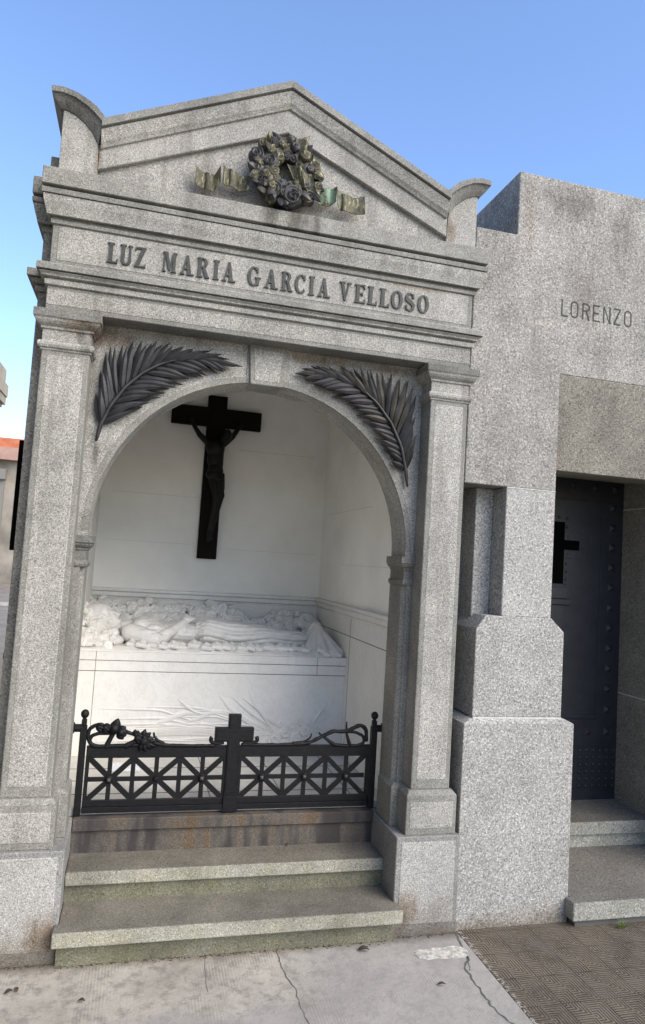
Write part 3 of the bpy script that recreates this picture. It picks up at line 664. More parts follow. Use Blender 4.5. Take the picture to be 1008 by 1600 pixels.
ribbon_tail(wavy([(.812, -.055, 3.938, .048, 0), (.850, -.04, 3.93, .047, 0), (.900, -.035, 3.915, .042, 0), (.955, -.04, 3.918, .040, 0)]), 0)
ribbon_tail(wavy([(1.330, -.045, 3.935, .045, 0), (1.385, -.03, 3.928, .050, 0), (1.430, -.055, 3.945, .044, 0)]), 0)
ribbon_tail(wavy([(1.436, -.058, 3.943, .045, .1), (1.470, -.04, 3.915, .050, 0), (1.525, -.05, 3.908, .045, 0), (1.598, -.04, 3.920, .050, .1)]), 0)
ribbon_tail(wavy([(1.18, -.085, 4.165, .040, 0), (1.24, -.095, 4.145, .040, 0), (1.28, -.08, 4.115, .036, 0)], 12), 0)
ribbon_tail(wavy([(1.17, -.08, 3.99, .06, .5), (1.23, -.10, 3.975, .055, .3), (1.30, -.085, 3.945, .05, .3)], 14), 0)
m = MB(); m.prism([(1.148, 4.215), (1.165, 4.222), (1.33, 4.105), (1.318, 4.09)], -0.055, -0.02, 'y'); m.build('stem', 'bronze_brown', wr, bevel=.003)
# ------------------------------------------------------------------ palm branches on the spandrels
def interp(pl, q):
    pl = [Vector(p) for p in pl]; L = [0]
    for i in range(1, len(pl)): L.append(L[-1] + (pl[i] - pl[i - 1]).length)
    s_ = q * L[-1]
    for i in range(1, len(pl)):
        if s_ <= L[i] + 1e-9: return pl[i - 1].lerp(pl[i], (s_ - L[i - 1]) / (L[i] - L[i - 1]))
    return pl[-1]
def palm(label, rach, outer, inner, no, ni, mats, loc):
    t = thing('palm_branch', label, 'palm branch', loc)
    m = MB(); P = [interp(rach, i / 30) for i in range(31)]
    m.tube([(p.x, 0.108 - 0.012 * math.sin(math.pi * i / 30), p.y) for i, p in enumerate(P)], [0.012 - 0.008 * i / 30 if i > 2 else 0.006 + .003 * i for i in range(31)], 8); m.build('stem', mats[0], t, smooth=True)
    for side, tips, cnt in ((1, outer, no), (-1, inner, ni)):
        for layer in (0, 1):
            for i in range(cnt):
                q = (i + 0.5 * layer) / (cnt - 1 + 0.5)
                tip = interp(tips, q)
                bq = 0.10 + 0.76 * q ** 1.15
                b = interp(rach, min(0.985, bq))
                if layer: tip = tip.lerp(b, random.uniform(.02, .12)); 
                tip = tip + Vector((random.uniform(-1, 1), random.uniform(-1, 1))) * .013
                L = (tip - b).length
                y0, y1 = (0.108, 0.086 - random.uniform(0, .012)) if layer else (0.112, 0.112)
                cv = random.uniform(-.05, .02) * side
                m = MB(); m.leaf((b.x, y0, b.y), (tip.x, y1, tip.y), min(0.017, 0.006 + L * 0.055) * random.uniform(.8, 1.15), (0, -1, 0), 0.0035, bend=.07 if layer else .04, side=-cv if side > 0 else cv, fold=.38, n=10)
                m.build('leaflet', random.choice(mats), t)
    for q in (0.0, 0.25, 0.6, 1.0):  # fan at the tip
        b = interp(rach, 0.95); tip = interp([outer[-1], inner[-1]], q)
    return t
rl = [(.285, 2.485), (.300, 2.570), (.342, 2.676), (.410, 2.784), (.490, 2.867), (.573, 2.924), (.685, 2.972), (.810, 2.998), (.90, 2.985)]
ol = [(.276, 2.74), (.278, 2.80), (.287, 2.87), (.296, 2.977), (.345, 3.005), (.391, 3.022), (.46, 3.034), (.529, 3.040), (.635, 3.041), (.740, 3.035), (.812, 3.033), (.925, 3.000), (1.000, 2.960)]
il = [(.460, 2.668), (.511, 2.705), (.594, 2.772), (.66, 2.815), (.739, 2.860), (.83, 2.905), (.925, 2.935)]
palm('dark bronze palm frond on the left spandrel above the arch', rl, ol, il, 19, 15, ['bronze'], (.65, .13, 2.75))
rr2 = [(2.0, 2.40), (1.984, 2.49), (1.946, 2.628), (1.876, 2.756), (1.782, 2.864), (1.681, 2.936), (1.574, 2.985), (1.479, 3.010), (1.39, 2.99)]
orr = [(2.018, 2.62), (2.016, 2.712), (2.016, 2.80), (2.010, 2.924), (1.985, 3.015), (1.92, 3.030), (1.856, 3.036), (1.75, 3.036), (1.64, 3.040), (1.56, 3.040), (1.473, 3.038), (1.319, 3.008), (1.281, 2.955)]
ir = [(1.905, 2.53), (1.84, 2.617), (1.741, 2.733), (1.68, 2.785), (1.618, 2.827), (1.521, 2.882), (1.396, 2.925), (1.34, 2.935)]
palm('bronze palm frond with browner lower leaves on the right spandrel', rr2, orr, ir, 20, 17, ['bronze', 'bronze', 'bronze_brown'], (1.65, .13, 2.75))
# ------------------------------------------------------------------ crucifix on the back wall
cf = thing('crucifix', 'large black crucifix with figure hung on the white back wall', 'crucifix', (1.1, 2.35, 1.9))
m = MB(); m.box(1.015, 1.176, 2.296, 2.347, 1.908, 3.300); m.box(0.717, 1.0155, 2.2961, 2.3469, 3.032, 3.194); m.box(1.1755, 1.478, 2.2961, 2.3469, 3.032, 3.194)
m.build('cross', 'cross', cf, bevel=.003)
m = MB(); y = 2.245
m.ell((1.185, y - .02, 2.955), (.042, .05, .055)); m.ell((1.165, y - .03, 2.93), (.03, .035, .035))
m.cap((1.13, y, 2.90), (1.17, y - .01, 2.93), .025, .024)
m.ell((1.095, y, 2.84), (.082, .05, .075)); m.ell((1.10, y + .005, 2.75), (.068, .045, .09)); m.ell((1.11, y, 2.65), (.068, .048, .06))
for sx, sh, el, ha in ((-1, (1.03, y, 2.88), (.955, y, 2.945), (.880, y + .02, 3.055)), (1, (1.165, y, 2.885), (1.235, y, 2.955), (1.300, y + .02, 3.060))):
    m.cap(sh, el, .030, .024); m.cap(el, ha, .023, .015); m.ell(ha, (.018, .014, .024))
    for k in range(4): m.cap(ha, Vector(ha) + Vector(((k - 1.5) * .007, -.012, .026)), .005, .004, 6)
    m.cap(ha, Vector(ha) + Vector((-.016 * sx, -.01, .012)), .005, .004, 6)
m.cap((1.085, y, 2.62), (1.135, y - .04, 2.43), .045, .034); m.cap((1.135, y - .04, 2.43), (1.10, y, 2.14), .031, .019)
m.cap((1.13, y, 2.62), (1.165, y - .035, 2.44), .045, .034); m.cap((1.165, y - .035, 2.44), (1.115, y, 2.16), .031, .019)
m.cap((1.10, y, 2.14), (1.092, y - .03, 2.065), .02, .016); m.cap((1.115, y, 2.16), (1.112, y - .03, 2.075), .02, .016)
link_mesh(remesh(m, .006, 3), 'body', 'corpus', cf)
m = MB(); m.ell((1.108, y, 2.615), (.078, .058, .052)); m.cap((1.17, y, 2.62), (1.185, y - .01, 2.50), .022, .014); m.cap((1.06, y - .03, 2.60), (1.16, y - .045, 2.57), .02, .02)
link_mesh(remesh(m, .006, 2), 'loincloth', 'corpus', cf)
# ------------------------------------------------------------------ sarcophagus
sg = thing('sarcophagus', 'white marble sarcophagus with carved wheat and flowers on its front', 'sarcophagus', (1.15, 1.85, 0.545))
m = MB()
for a, b in ((.205, .3185), (.3215, 1.868), (1.871, 2.088)):
    m.box(a, b, 1.372, 2.33, 1.187, 1.243); m.box(a, b, 1.372, 2.33, 1.1165, 1.183)
m.box(.206, 2.086, 1.376, 2.33, 1.11, 1.24, 1)
lid = m.build('lid', ['marble', 'joint'], sg, bevel=.002)
m = MB(); m.box(.205, .3185, 1.374, 2.32, .546, 1.112); m.box(.3215, 2.088, 1.374, 2.32, .546, 1.112); m.box(.31, .33, 1.378, 2.3, .55, 1.11, 1); 
body = m.build('chest', ['marble', 'joint'], sg, bevel=.002)
m = MB()
rnd = random.Random(3)
def blade(pts, w, d=.020):
    P = [interp(pts, i / 12) for i in range(13)]; vs = []; fs = []
    for i, p in enumerate(P):
        dd = (P[min(i + 1, 12)] - P[max(i - 1, 0)]).normalized(); nn = Vector((-dd.y, dd.x)); q = i / 12
        wd = w * math.sin(math.pi * (0.04 + 0.93 * q)) ** .7
        vs += [(p.x + nn.x * wd, 1.3735, p.y + nn.y * wd), (p.x, 1.3735 - d * math.sin(math.pi * (0.08 + .84 * q)), p.y), (p.x - nn.x * wd, 1.3735, p.y - nn.y * wd)]
    for i in range(12): fs += [(3 * i, 3 * i + 1, 3 * i + 4, 3 * i + 3), (3 * i + 1, 3 * i + 2, 3 * i + 5, 3 * i + 4)]
    m.add(vs, fs)
for pts, w in [([(1.54, .72), (1.40, .78), (1.26, .86), (1.163, .975)], .020), ([(1.56, .74), (1.42, .83), (1.256, .955)], .014), ([(1.62, .74), (1.50, .82), (1.43, .90), (1.377, .995)], .020),
               ([(1.84, .74), (1.90, .83), (1.956, .908)], .012), ([(1.25, .843), (1.12, .845), (1.03, .80), (.95, .775)], .022), ([(1.05, .83), (.96, .84), (.88, .82), (.70, .74)], .024),
               ([(1.08, .81), (.98, .86), (.883, .935)], .012), ([(1.10, .82), (1.0, .85), (.90, .90)], .010), ([(1.5, .70), (1.35, .80), (1.2, .84)], .016), ([(1.58, .70), (1.46, .86), (1.33, .95)], .009)]: blade(pts, w)
for i in range(34):
    x0 = rnd.uniform(1.1, 1.6); z0 = rnd.uniform(.64, .74); L = rnd.uniform(.45, .85); a = rnd.uniform(-.06, .30)
    blade([(x0, z0), (x0 - L * .5, z0 + a * L * .6), (max(.36, x0 - L), z0 + a * L * .7 - .02)], rnd.uniform(.005, .011), .013)
m.build('relief_wheat', 'marble', body, smooth=True)
for i in range(16):
    x, z, r_ = [(1.578, .655, .050), (1.66, .70, .04), (1.74, .665, .046), (1.80, .715, .04), (1.86, .67, .036), (1.70, .755, .034), (1.62, .765, .026), (1.77, .775, .028), (1.84, .775, .026), (1.66, .625, .035), (1.81, .625, .04), (1.52, .615, .03), (1.89, .73, .025), (1.73, .60, .04), (1.56, .72, .02), (1.88, .62, .03)][i]
    m = MB(); m.rose((x, 1.378, z), (0, -1, .1), r_, r_ * .55, turns=2.3, amp=.40, ph=i * .31); m.build('relief_flower', 'marble', body, smooth=True)
# ------------------------------------------------------------------ recumbent marble figure
st = thing('statue', 'white marble statue of a woman lying among carved roses on the sarcophagus', 'statue', (1.15, 1.75, 1.243))
hn = Vector((.72, -.40, .57)).normalized(); hc = Vector((-.62, 0, .78)); hc = (hc - hn * hc.dot(hn)).normalized(); hs = hc.cross(hn)
HC = Vector((.325, 1.70, 1.425))
def hp(s_, c_, n_): return HC + hs * s_ + hc * c_ + hn * n_
AX = (hs, hn, hc)
m = MB()
m.ell(hp(0, .025, -.01), (.088, .108, .108), AX, 20, 14); m.ell(hp(0, -.055, .035), (.066, .072, .075), AX); m.ell(hp(0, -.105, .068), (.028, .028, .024), AX)
m.ell(hp(0, .045, .055), (.07, .045, .05), AX)
m.tube([hp(0, .018, .094), hp(0, -.008, .112), hp(0, -.036, .130), hp(0, -.042, .108)], [.010, .012, .0165, .010], 8); m.ell(hp(.011, -.040, .112), .010); m.ell(hp(-.011, -.040, .112), .010)
for s_ in (-1, 1):
    m.ell(hp(.034 * s_, .004, .082), (.021, .012, .010), AX); m.tube([hp(.012 * s_, .022, .096), hp(.035 * s_, .030, .094), hp(.058 * s_, .020, .074)], [.007, .008, .006], 6)
    m.ell(hp(.040 * s_, -.040, .068), (.026, .022, .026), AX); m.ell(hp(.088 * s_, -.01, -.005), (.010, .016, .028), AX)
m.tube([hp(-.024, -.070, .095), hp(-.008, -.067, .108), hp(0, -.068, .108), hp(.008, -.067, .108), hp(.024, -.070, .095)], [.004, .008, .007, .008, .004], 6)
m.tube([hp(-.020, -.080, .094), hp(0, -.081, .105), hp(.020, -.080, .094)], [.004, .010, .004], 6)
m.cap(hp(0, -.09, .0), (.52, 1.75, 1.375), .052, .058)
m.ell((.66, 1.765, 1.355), (.17, .175, .085)); m.ell((.60, 1.68, 1.395), (.075, .07, .055)); m.ell((.62, 1.85, 1.40), (.075, .07, .055))
m.ell((.88, 1.77, 1.345), (.20, .145, .085)); m.ell((1.10, 1.77, 1.355), (.17, .165, .085))
m.cap((.53, 1.61, 1.35), (.69, 1.56, 1.31), .068, .062); m.cap((.56, 1.92, 1.36), (.74, 1.96, 1.36), .065, .055)
# forearms, hands clasped upright
m.cap((.725, 1.57, 1.305), (.905, 1.69, 1.425), .044, .027); m.cap((.77, 1.95, 1.35), (.915, 1.79, 1.43), .042, .027)
for hy, sg_ in ((1.705, 1), (1.775, -1)):
    w0 = Vector((.905, hy - .01 * sg_, 1.430)); m.ell((.928, hy, 1.445), (.034, .016, .026))
    for k in range(4):
        b = Vector((.925 + .012 * k, hy, 1.458 - .004 * k)); mid = b + Vector((.022, .014 * sg_, .012)); tp = mid + Vector((.016, .022 * sg_, -.006 + (.003 if k == 1 else 0)))
        m.cap(b, mid, .0085, .0080, 8); m.cap(mid, tp, .0080, .0068, 8)
    m.cap((.915, hy, 1.445), (.930, hy + .012 * sg_, 1.474), .0095, .007, 8)
# legs under the dress
m.cap((1.10, 1.69, 1.355), (1.46, 1.70, 1.345), .098, .074); m.cap((1.46, 1.70, 1.345), (1.90, 1.71, 1.315), .072, .042); m.cap((1.90, 1.71, 1.315), (1.935, 1.71, 1.405), .042, .032)
m.cap((1.10, 1.85, 1.355), (1.46, 1.83, 1.345), .098, .074); m.cap((1.46, 1.83, 1.345), (1.90, 1.82, 1.32), .072, .042); m.cap((1.90, 1.82, 1.32), (1.935, 1.81, 1.415), .042, .032)
m.ell((1.45, 1.765, 1.315), (.50, .12, .055))
def dbody(c, n):
    x, y_, z = c
    if x < .52: return 0.0
    w = min(1, (x - .52) / .15)
    if .72 < x < 1.0 and z > 1.40 - .0 and y_ < 1.80: return 0.0
    ang = math.atan2(z - 1.26, y_ - 1.77)
    ph = ang * 12 + 5.5 * noise.noise(Vector((x * 2.6, y_ * 2, z * 3))) + x * 2.6
    f = abs(math.sin(ph)) ** .55
    g2 = abs(noise.noise(Vector((x * 7, y_ * 26, z * 26)))) ** .6
    ph2 = abs(math.sin(x * 13 + ang * 2.2 + 4 * noise.noise(Vector((x * 5, y_ * 5, 3.1))))) ** .6
    k = 1.0 if x > 1.0 else .45
    return w * (.015 * k * f + .009 * g2 + .006 * ph2 - .016 * k)
bodyo = link_mesh(remesh(m, .005, 3, dbody), 'body', 'marble', st)
# sleeves and shroud thrown over feet
m = MB()
m.cap((.64, 1.575, 1.32), (.715, 1.56, 1.295), .062, .056); m.cap((.715, 1.55, 1.325), (.755, 1.56, 1.285), .042, .030); m.cap((.70, 1.53, 1.268), (.76, 1.50, 1.258), .022, .014)
def dcl(c, n): return .008 * (1 - abs(noise.noise(Vector((c.x * 24, c.y * 9, c.z * 6))))) - .005
link_mesh(remesh(m, .006, 2, dcl), 'sleeve', 'marble', st)
m = MB()
for i in range(11):
    t = i / 10; bx = 1.80 + .28 * t; by = 1.50 + .03 * math.sin(i * 2.2) - (.04 if 3 < i < 9 else 0)
    m.cap((1.945, 1.73, 1.435), (bx, by, 1.262), .022, .026, 8); m.cap((bx, by, 1.262), (bx + .02, by - .04, 1.256), .024, .014, 8)
m.cap((1.945, 1.73, 1.43), (2.05, 1.75, 1.30), .03, .03); m.cap((1.945, 1.80, 1.43), (2.05, 1.95, 1.30), .03, .04); m.ell((1.96, 1.77, 1.33), (.07, .10, .10)); m.ell((1.99, 1.62, 1.29), (.07, .12, .05))
m.ell((2.01, 1.46, 1.272), (.045, .028, .026)); m.ell((1.95, 1.445, 1.264), (.035, .028, .020))
link_mesh(remesh(m, .006, 2, dcl), 'shroud', 'marble', st)
# rumpled sheet she lies on
m = MB(); nx, ny = 190, 44; vs = []
for j in range(ny + 1):
    for i in range(nx + 1):
        x = .205 + 1.86 * i / nx; y_ = 1.40 + .60 * j / ny + (.014 * noise.noise(Vector((x * 9, 0, 7))) if j == 0 else 0)
        r1 = 1 - abs(noise.noise(Vector((x * 3.2 + y_ * 2, y_ * 16, 1.3)))) * 2; r2 = 1 - abs(noise.noise(Vector((x * 9, y_ * 30, 5.3)))) * 2
        z = 1.246 + .016 * max(0, r1) * min(1, j / 5) + .008 * max(0, r2) * min(1, (j + .6) / 3) + (.010 * min(1, j / 3)) 
        vs.append((x, y_, z))
fs = [(j * (nx + 1) + i, j * (nx + 1) + i + 1, (j + 1) * (nx + 1) + i + 1, (j + 1) * (nx + 1) + i) for j in range(ny) for i in range(nx)]
o_ = len(vs); vs += [(.205 + 1.86 * i / nx, 1.40 + (.014 * noise.noise(Vector((( .205 + 1.86 * i / nx) * 9, 0, 7)))), 1.2432) for i in range(nx + 1)]
fs += [(i, i + 1, o_ + i + 1, o_ + i) for i in range(nx)]
m.add(vs, fs); m.build('sheet', 'marble', st, smooth=True)
m = MB(); rq = random.Random(21); xx = .50
while xx < 1.88:
    L = rq.uniform(.07, .16); yb_ = rq.uniform(1.43, 1.50); hh = rq.uniform(.016, .030)
    m.tube([(xx, yb_ + .05, 1.262), (xx + L * .3, yb_, 1.262 + hh), (xx + L * .7, yb_ - .015, 1.262 + hh * .8), (xx + L, yb_ + .03, 1.262)], [.012, .020, .020, .010], 8)
    m.tube([(xx, yb_ + .10, 1.265), (xx + L * .5, yb_ + .06, 1.275 + hh), (xx + L * 1.3, yb_ + .11, 1.268)], [.012, .022, .012], 8)
    xx += L * .62
link_mesh(remesh(m, .006, 1, lambda c, n: .005 * abs(noise.noise(Vector((c.x * 20, c.y * 20, c.z * 20)))) ** .6 - .001), 'ruffle', 'marble', st)
# hair
m = MB()
for i in range(46):
    s0 = random.uniform(-.085, .085); c0 = random.uniform(.03, .105) - abs(s0) * .3; n0 = .085 - max(0, c0 - .03) * .9 - abs(s0) * .35
    p0 = hp(s0, c0, n0); p1 = hp(s0 * 1.35, c0 + .04, n0 - .07); p2 = hp(s0 * 1.6 + random.uniform(-.02, .02), c0 - .01, n0 - .17); p3 = p2 + Vector((random.uniform(-.05, .02), random.uniform(-.09, .04), -.06))
    m.tube([p0, p0.lerp(p1, .5) + hc * .008, p1, p2, p3], [.006, .011, .013, .014, .008], 7)
m.ell(hp(0, .045, -.035), (.095, .10, .10), AX, 20, 12)
for s_ in (-1, 1):
    for k in range(7):
        p0 = hp(.085 * s_, .04 - .012 * k, .045 - .012 * k); p3 = Vector((.25 + .03 * k, 1.56 - .015 * k + (.3 if s_ < 0 else 0), 1.285))
        m.tube([p0, p0.lerp(p3, .4) + Vector((-.03, -.02, .015)), p0.lerp(p3, .75) + Vector((.01, -.02, .0)), p3], [.008, .013, .013, .008], 7)
link_mesh(remesh(m, .0055, 1), 'hair', 'marble', st)
# pillow + curling locks and rose buds beside head
m = MB(); m.ell((.32, 1.72, 1.30), (.17, .25, .075)); m.ell((.40, 1.56, 1.30), (.09, .07, .045))
link_mesh(remesh(m, .010, 4, lambda c, n: .010 * noise.noise(Vector((c.x * 9, c.y * 9, c.z * 9)))), 'pillow', 'marble', st)
rnd = random.Random(11)
def bank(lst, name, mat):
    m = MB()
    for i, (c, nrm, r_) in enumerate(lst): m.rose(c, nrm, r_, r_ * rnd.uniform(.55, .95), turns=rnd.uniform(1.5, 2.6), amp=.36, ph=rnd.random(), nr=11, nt=22)
    return m.build(name, mat, st, smooth=True)
L_ = []
for i in range(34):
    x = rnd.uniform(.20, .42); y_ = rnd.uniform(1.44, 1.60); L_.append(((x, y_, 1.262 + (y_ - 1.42) * .45 + rnd.uniform(0, .02)), (rnd.uniform(-.6, .6), -1, rnd.uniform(.3, 1.2)), rnd.uniform(.022, .042)))
L_.append(((.385, 1.445, 1.275), (.1, -1, .3), .040))
for i in range(26):
    x = rnd.uniform(.17, .27); L_.append(((x, rnd.uniform(1.6, 1.8), rnd.uniform(1.36, 1.52)), (rnd.uniform(-.5, .5), -1, rnd.uniform(.1, 1)), rnd.uniform(.022, .04)))
bank(L_, 'curls', 'marble_carved')
def ztop(x):
    K = [(.15, 1.57), (.30, 1.545), (.45, 1.53), (.60, 1.56), (.75, 1.525), (.95, 1.515), (1.10, 1.54), (1.27, 1.555), (1.36, 1.50), (1.46, 1.44), (1.58, 1.45), (1.70, 1.485), (1.85, 1.50), (1.95, 1.48), (2.07, 1.45)]
    for a, b in zip(K, K[1:]):
        if x <= b[0]: return a[1] + (b[1] - a[1]) * max(0, (x - a[0]) / (b[0] - a[0]))
    return 1.41
L_ = []
for i in range(360):
    x = rnd.uniform(.17, 2.06); q = rnd.random() ** .8; zt_ = ztop(x); r_ = rnd.uniform(.028, .060) * (1.0 if x < 1.4 else .9)
    z = 1.27 + (zt_ - 1.27 - r_ * .8) * (1 - q); y_ = 2.27 - q * .36; z += .03
    L_.append(((x, y_, z), (rnd.uniform(-.6, .6), -1, rnd.uniform(.0, .9)), r_))
bank(L_, 'rose_bank', 'marble_carved')
m = MB(); vs = []; nx = 60
for i in range(nx + 1):
    x = .17 + 1.90 * i / nx; zt_ = ztop(x) - .035
    vs += [(x, 2.33, zt_), (x, 2.28, zt_), (x, 2.12, zt_ - (zt_ - 1.26) * .5), (x, 1.93, 1.25), (x, 2.33, 1.244)]
fs = [(5 * i + k, 5 * i + (k + 1) % 5, 5 * i + 5 + (k + 1) % 5, 5 * i + 5 + k) for i in range(nx) for k in range(5)] + [(0, 1, 2, 3, 4), tuple(5 * nx + k for k in range(5))]
m.add(vs, fs); m.build('rock_bed', 'marble_carved', st)
# ------------------------------------------------------------------ iron gate
gt = thing('gate', 'low black iron double gate with central cross and lattice panels across the arch', 'gate', (1.15, .37, .513))
YG = .37
for s in (0, 1):
    X = (lambda x: x) if s == 0 else (lambda x: 2.3 - x + .012)
    a, b = sorted((X(.315), X(.350)))
    m = MB(); m.box(a, b, YG - .004, YG + .032, .513, .985); cx_ = (a + b) / 2
    m.box(a + .004, b - .004, YG, YG + .028, .985, 1.018); po = m.build('post', 'iron', gt, bevel=.002)
    m = MB(); m.ell((cx_, YG + .014, 1.047), (.022, .022, .024)); m.cap((cx_, YG + .014, 1.016), (cx_, YG + .014, 1.030), .011, .009, 10); m.build('finial', 'iron', po, smooth=True)
    c_, d_ = sorted((X(.255), X(.322))); m = MB(); m.tube([(c_, YG + .014, .972), (d_, YG + .014, .972)], .0215, 12); m.box(min(X(.26), X(.285)), max(X(.26), X(.285)), YG - .006, YG + .034, .948, .998); m.build('bracket', 'iron', po)
    lf = None
    x0, x1 = sorted((X(.356), X(1.128)))
    if s == 1: x0 = 1.166
    m = MB(); m.box(x0, x1, YG, YG + .020, .816, .868); m.box(x0, x1, YG + .002, YG + .018, .868, .880); m.box(x0, x1, YG, YG + .020, .560, .594); m.box(x0, x1, YG - .008, YG + .028, .530, .5598)
    if s == 0: m.box(x0, x0 + .020, YG + .0006, YG + .019, .594, .816); m.box(1.092, 1.112, YG + .0006, YG + .019, .594, .816)
    else: m.box(1.172, 1.196, YG + .0006, YG + .019, .594, .816); m.box(x1 - .020, x1, YG + .0006, YG + .019, .594, .816)
    lf = m.build('gate_leaf', 'iron', gt, bevel=.002)
    if s == 0: tag(lf, 'left gate leaf with rose stems lying along its top rail', None)
    else: tag(lf, 'right gate leaf with bare thorny branch along its top rail', None)
    cs = [.4835, .729, .979] if s == 0 else [1.316, 1.565, 1.815]; bd = [.376, .605, .854, 1.092] if s == 0 else [1.196, 1.441, 1.690, 1.924]
    zc = .703; m = MB()
    m.box(bd[0] - .005, bd[-1] + .005, YG + .004, YG + .0155, zc - .0115, zc + .0115); m.build('lattice_bar', 'iron', lf)
    for x_ in cs + bd[1:3]:
        m = MB(); m.box(x_ - .012, x_ + .012, YG + .0035, YG + .016, .590, .820); m.build('lattice_bar', 'iron', lf)
    for k in range(3):
        L0, L1 = bd[k], bd[k + 1]
        for (za, zb) in ((.596, .814), (.814, .596)):
            d = Vector((L1 - L0, zb - za)).normalized(); nn = Vector((-d.y, d.x)) * .0138; A = Vector((L0, za)) - d * .012; B = Vector((L1, zb)) + d * .012
            m = MB(); yy = YG + (.002 if za < zb else .0026); m.prism([A + nn, A - nn, B - nn, B + nn], yy, yy + .012, 'y'); m.build('lattice_bar', 'iron', lf)
        m = MB(); worn = not (s == 0 and k == 1)
        m.tube([(cs[k], YG + .003, zc), (cs[k], YG - .004, zc), (cs[k], YG - .010, zc), (cs[k], YG - .013, zc)], [.021, .021, .016, .012] if worn else [.016, .015, .011, .008], 12)
        if worn:
            q = .009; m.add([(cs[k] - q, YG - .0131, zc - q), (cs[k] + q, YG - .0131, zc - q), (cs[k] + q, YG - .0131, zc + q), (cs[k] - q, YG - .0131, zc + q), (cs[k], YG - .026, zc)], [(0, 1, 4), (1, 2, 4), (2, 3, 4), (3, 0, 4)], 1)
        m.build('boss', ['iron', 'bossmetal'], lf)
m = MB(); m.box(1.108, 1.178, YG - .008, YG + .026, .517, 1.052); m.box(1.035, 1.1085, YG - .0076, YG + .0256, .901, .979); m.box(1.1775, 1.254, YG - .0076, YG + .0256, .901, .979); m.box(1.104, 1.186, YG - .014, YG - .0075, .517, .604)
m.box(1.114, 1.172, YG - .0105, YG, .62, 1.046); m.box(1.041, 1.248, YG - .0102, YG, .907, .973)
m.build('cross', 'iron', gt, bevel=.002)
LL = bpy.data.objects['gate_leaf']; LR = bpy.data.objects['gate_leaf.001']
def yy(pts, r_, y=YG + .006, sq=1.0): return [(p[0], y, p[1]) for p in pts]
def vine(pts, rad, parent, name='vine', n=40, y=YG + .006, jag=0.0):
    P = [interp(pts, i / n) for i in range(n + 1)]
    for _ in range(2): P = [P[0]] + [(P[i - 1] + P[i] * 2 + P[i + 1]) / 4 for i in range(1, n)] + [P[-1]]
    rr_ = [1.35 * (rad[0] + (rad[1] - rad[0]) * i / n) * (1 + jag * random.uniform(-1, 1)) for i in range(n + 1)]
    m = MB(); m.tube([(p.x, y, p.y) for p in P], rr_, 8); return m.build(name, 'iron', parent, smooth=True)
vine([(.70, .880), (.62, .884), (.50, .880), (.409, .876), (.372, .890), (.357, .925), (.358, .968), (.395, .992), (.43, .985)], (.008, .008), LL)
vine([(.455, .872), (.468, .906), (.486, .945), (.510, .965)], (.011, .009), LL)
vine([(.470, .946), (.412, .946), (.378, .934), (.366, .910), (.378, .885), (.41, .874)], (.007, .008), LL)
vine([(.556, .877), (.592, .896), (.623, .91), (.66, .93)], (.012, .008), LL)
vine([(.395, .992), (.44, .980), (.503, .960), (.549, .958), (.60, .936), (.640, .925), (.70, .895), (.76, .882), (.9, .878), (1.04, .879)], (.008, .007), LL, jag=.2)
vine([(.700, .950), (.704, .930), (.724, .908), (.76, .888)], (.004, .008), LL)
vine([(1.09, .893), (1.04, .890), (1.02, .898), (1.012, .912), (1.02, .925)], (.006, .009), LL, 'scroll', 16)
vine([(1.195, .893), (1.249, .890), (1.272, .898), (1.282, .910), (1.272, .925)], (.006, .009), LR, 'scroll', 16)
vine([(1.187, .884), (1.384, .881), (1.515, .884), (1.585, .891), (1.645, .921), (1.726, .960), (1.77, .955), (1.81, .958), (1.892, .997), (1.930, .968), (1.930, .90)], (.006, .0095), LR, n=60, jag=.15)
vine([(1.778, .957), (1.863, .952), (1.912, .930), (1.920, .892), (1.879, .874), (1.794, .874), (1.731, .880)], (.006, .008), LR, 'branch')
vine([(1.638, .948), (1.690, .910), (1.736, .878)], (.004, .009), LR, 'thorn', 10); vine([(1.804, 1.012), (1.806, .945), (1.831, .874)], (.003, .009), LR, 'thorn', 10)
vine([(1.484, .887), (1.554, .898), (1.589, .918), (1.595, .945)], (.008, .003), LR, 'branch', 16)
def bud(c, tip, w, nm, parent, k=3):
    m = MB()
    for i in range(k):
        a = (i - (k - 1) / 2) * .5; d = Vector((tip[0] - c[0], tip[1] - c[1])); d2 = Vector((d.x * math.cos(a) - d.y * math.sin(a), d.x * math.sin(a) + d.y * math.cos(a)))
        m.leaf((c[0], YG, c[1]), (c[0] + d2.x, YG - .012 + .006 * abs(a), c[1] + d2.y), w, (0, -1, .1), .006, bend=.12, fold=.5)
    m.ell(((c[0] * 2 + tip[0]) / 3, YG - .004, (c[1] * 2 + tip[1]) / 3), w * .9); return m.build(nm, 'iron', parent, smooth=True)
bud((.483, .945), (.508, 1.030), .030, 'leaf', LL, 1); bud((.485, .935), (.478, 1.000), .016, 'leaf', LL, 2)
bud((.395, .985), (.440, .975), .014, 'rosebud', LL); bud((.430, .985), (.470, .960), .018, 'rosebud', LL); bud((.510, .955), (.560, .948), .022, 'rosebud', LL, 4); bud((.600, .930), (.620, .965), .016, 'rosebud', LL); bud((.60, .925), (.645, .915), .020, 'rosebud', LL)
bud((.635, .905), (.685, .955), .020, 'rosebud', LL, 3); bud((.65, .915), (.662, .850), .018, 'rosebud', LL, 3); bud((.65, .90), (.72, .895), .014, 'leaf', LL, 2)
m = MB(); m.ell((.650, YG - .008, .905), (.024, .016, .024)); m.ell((.540, YG - .004, .955), (.022, .014, .020)); m.build('rosebud', 'iron', LL, smooth=True)
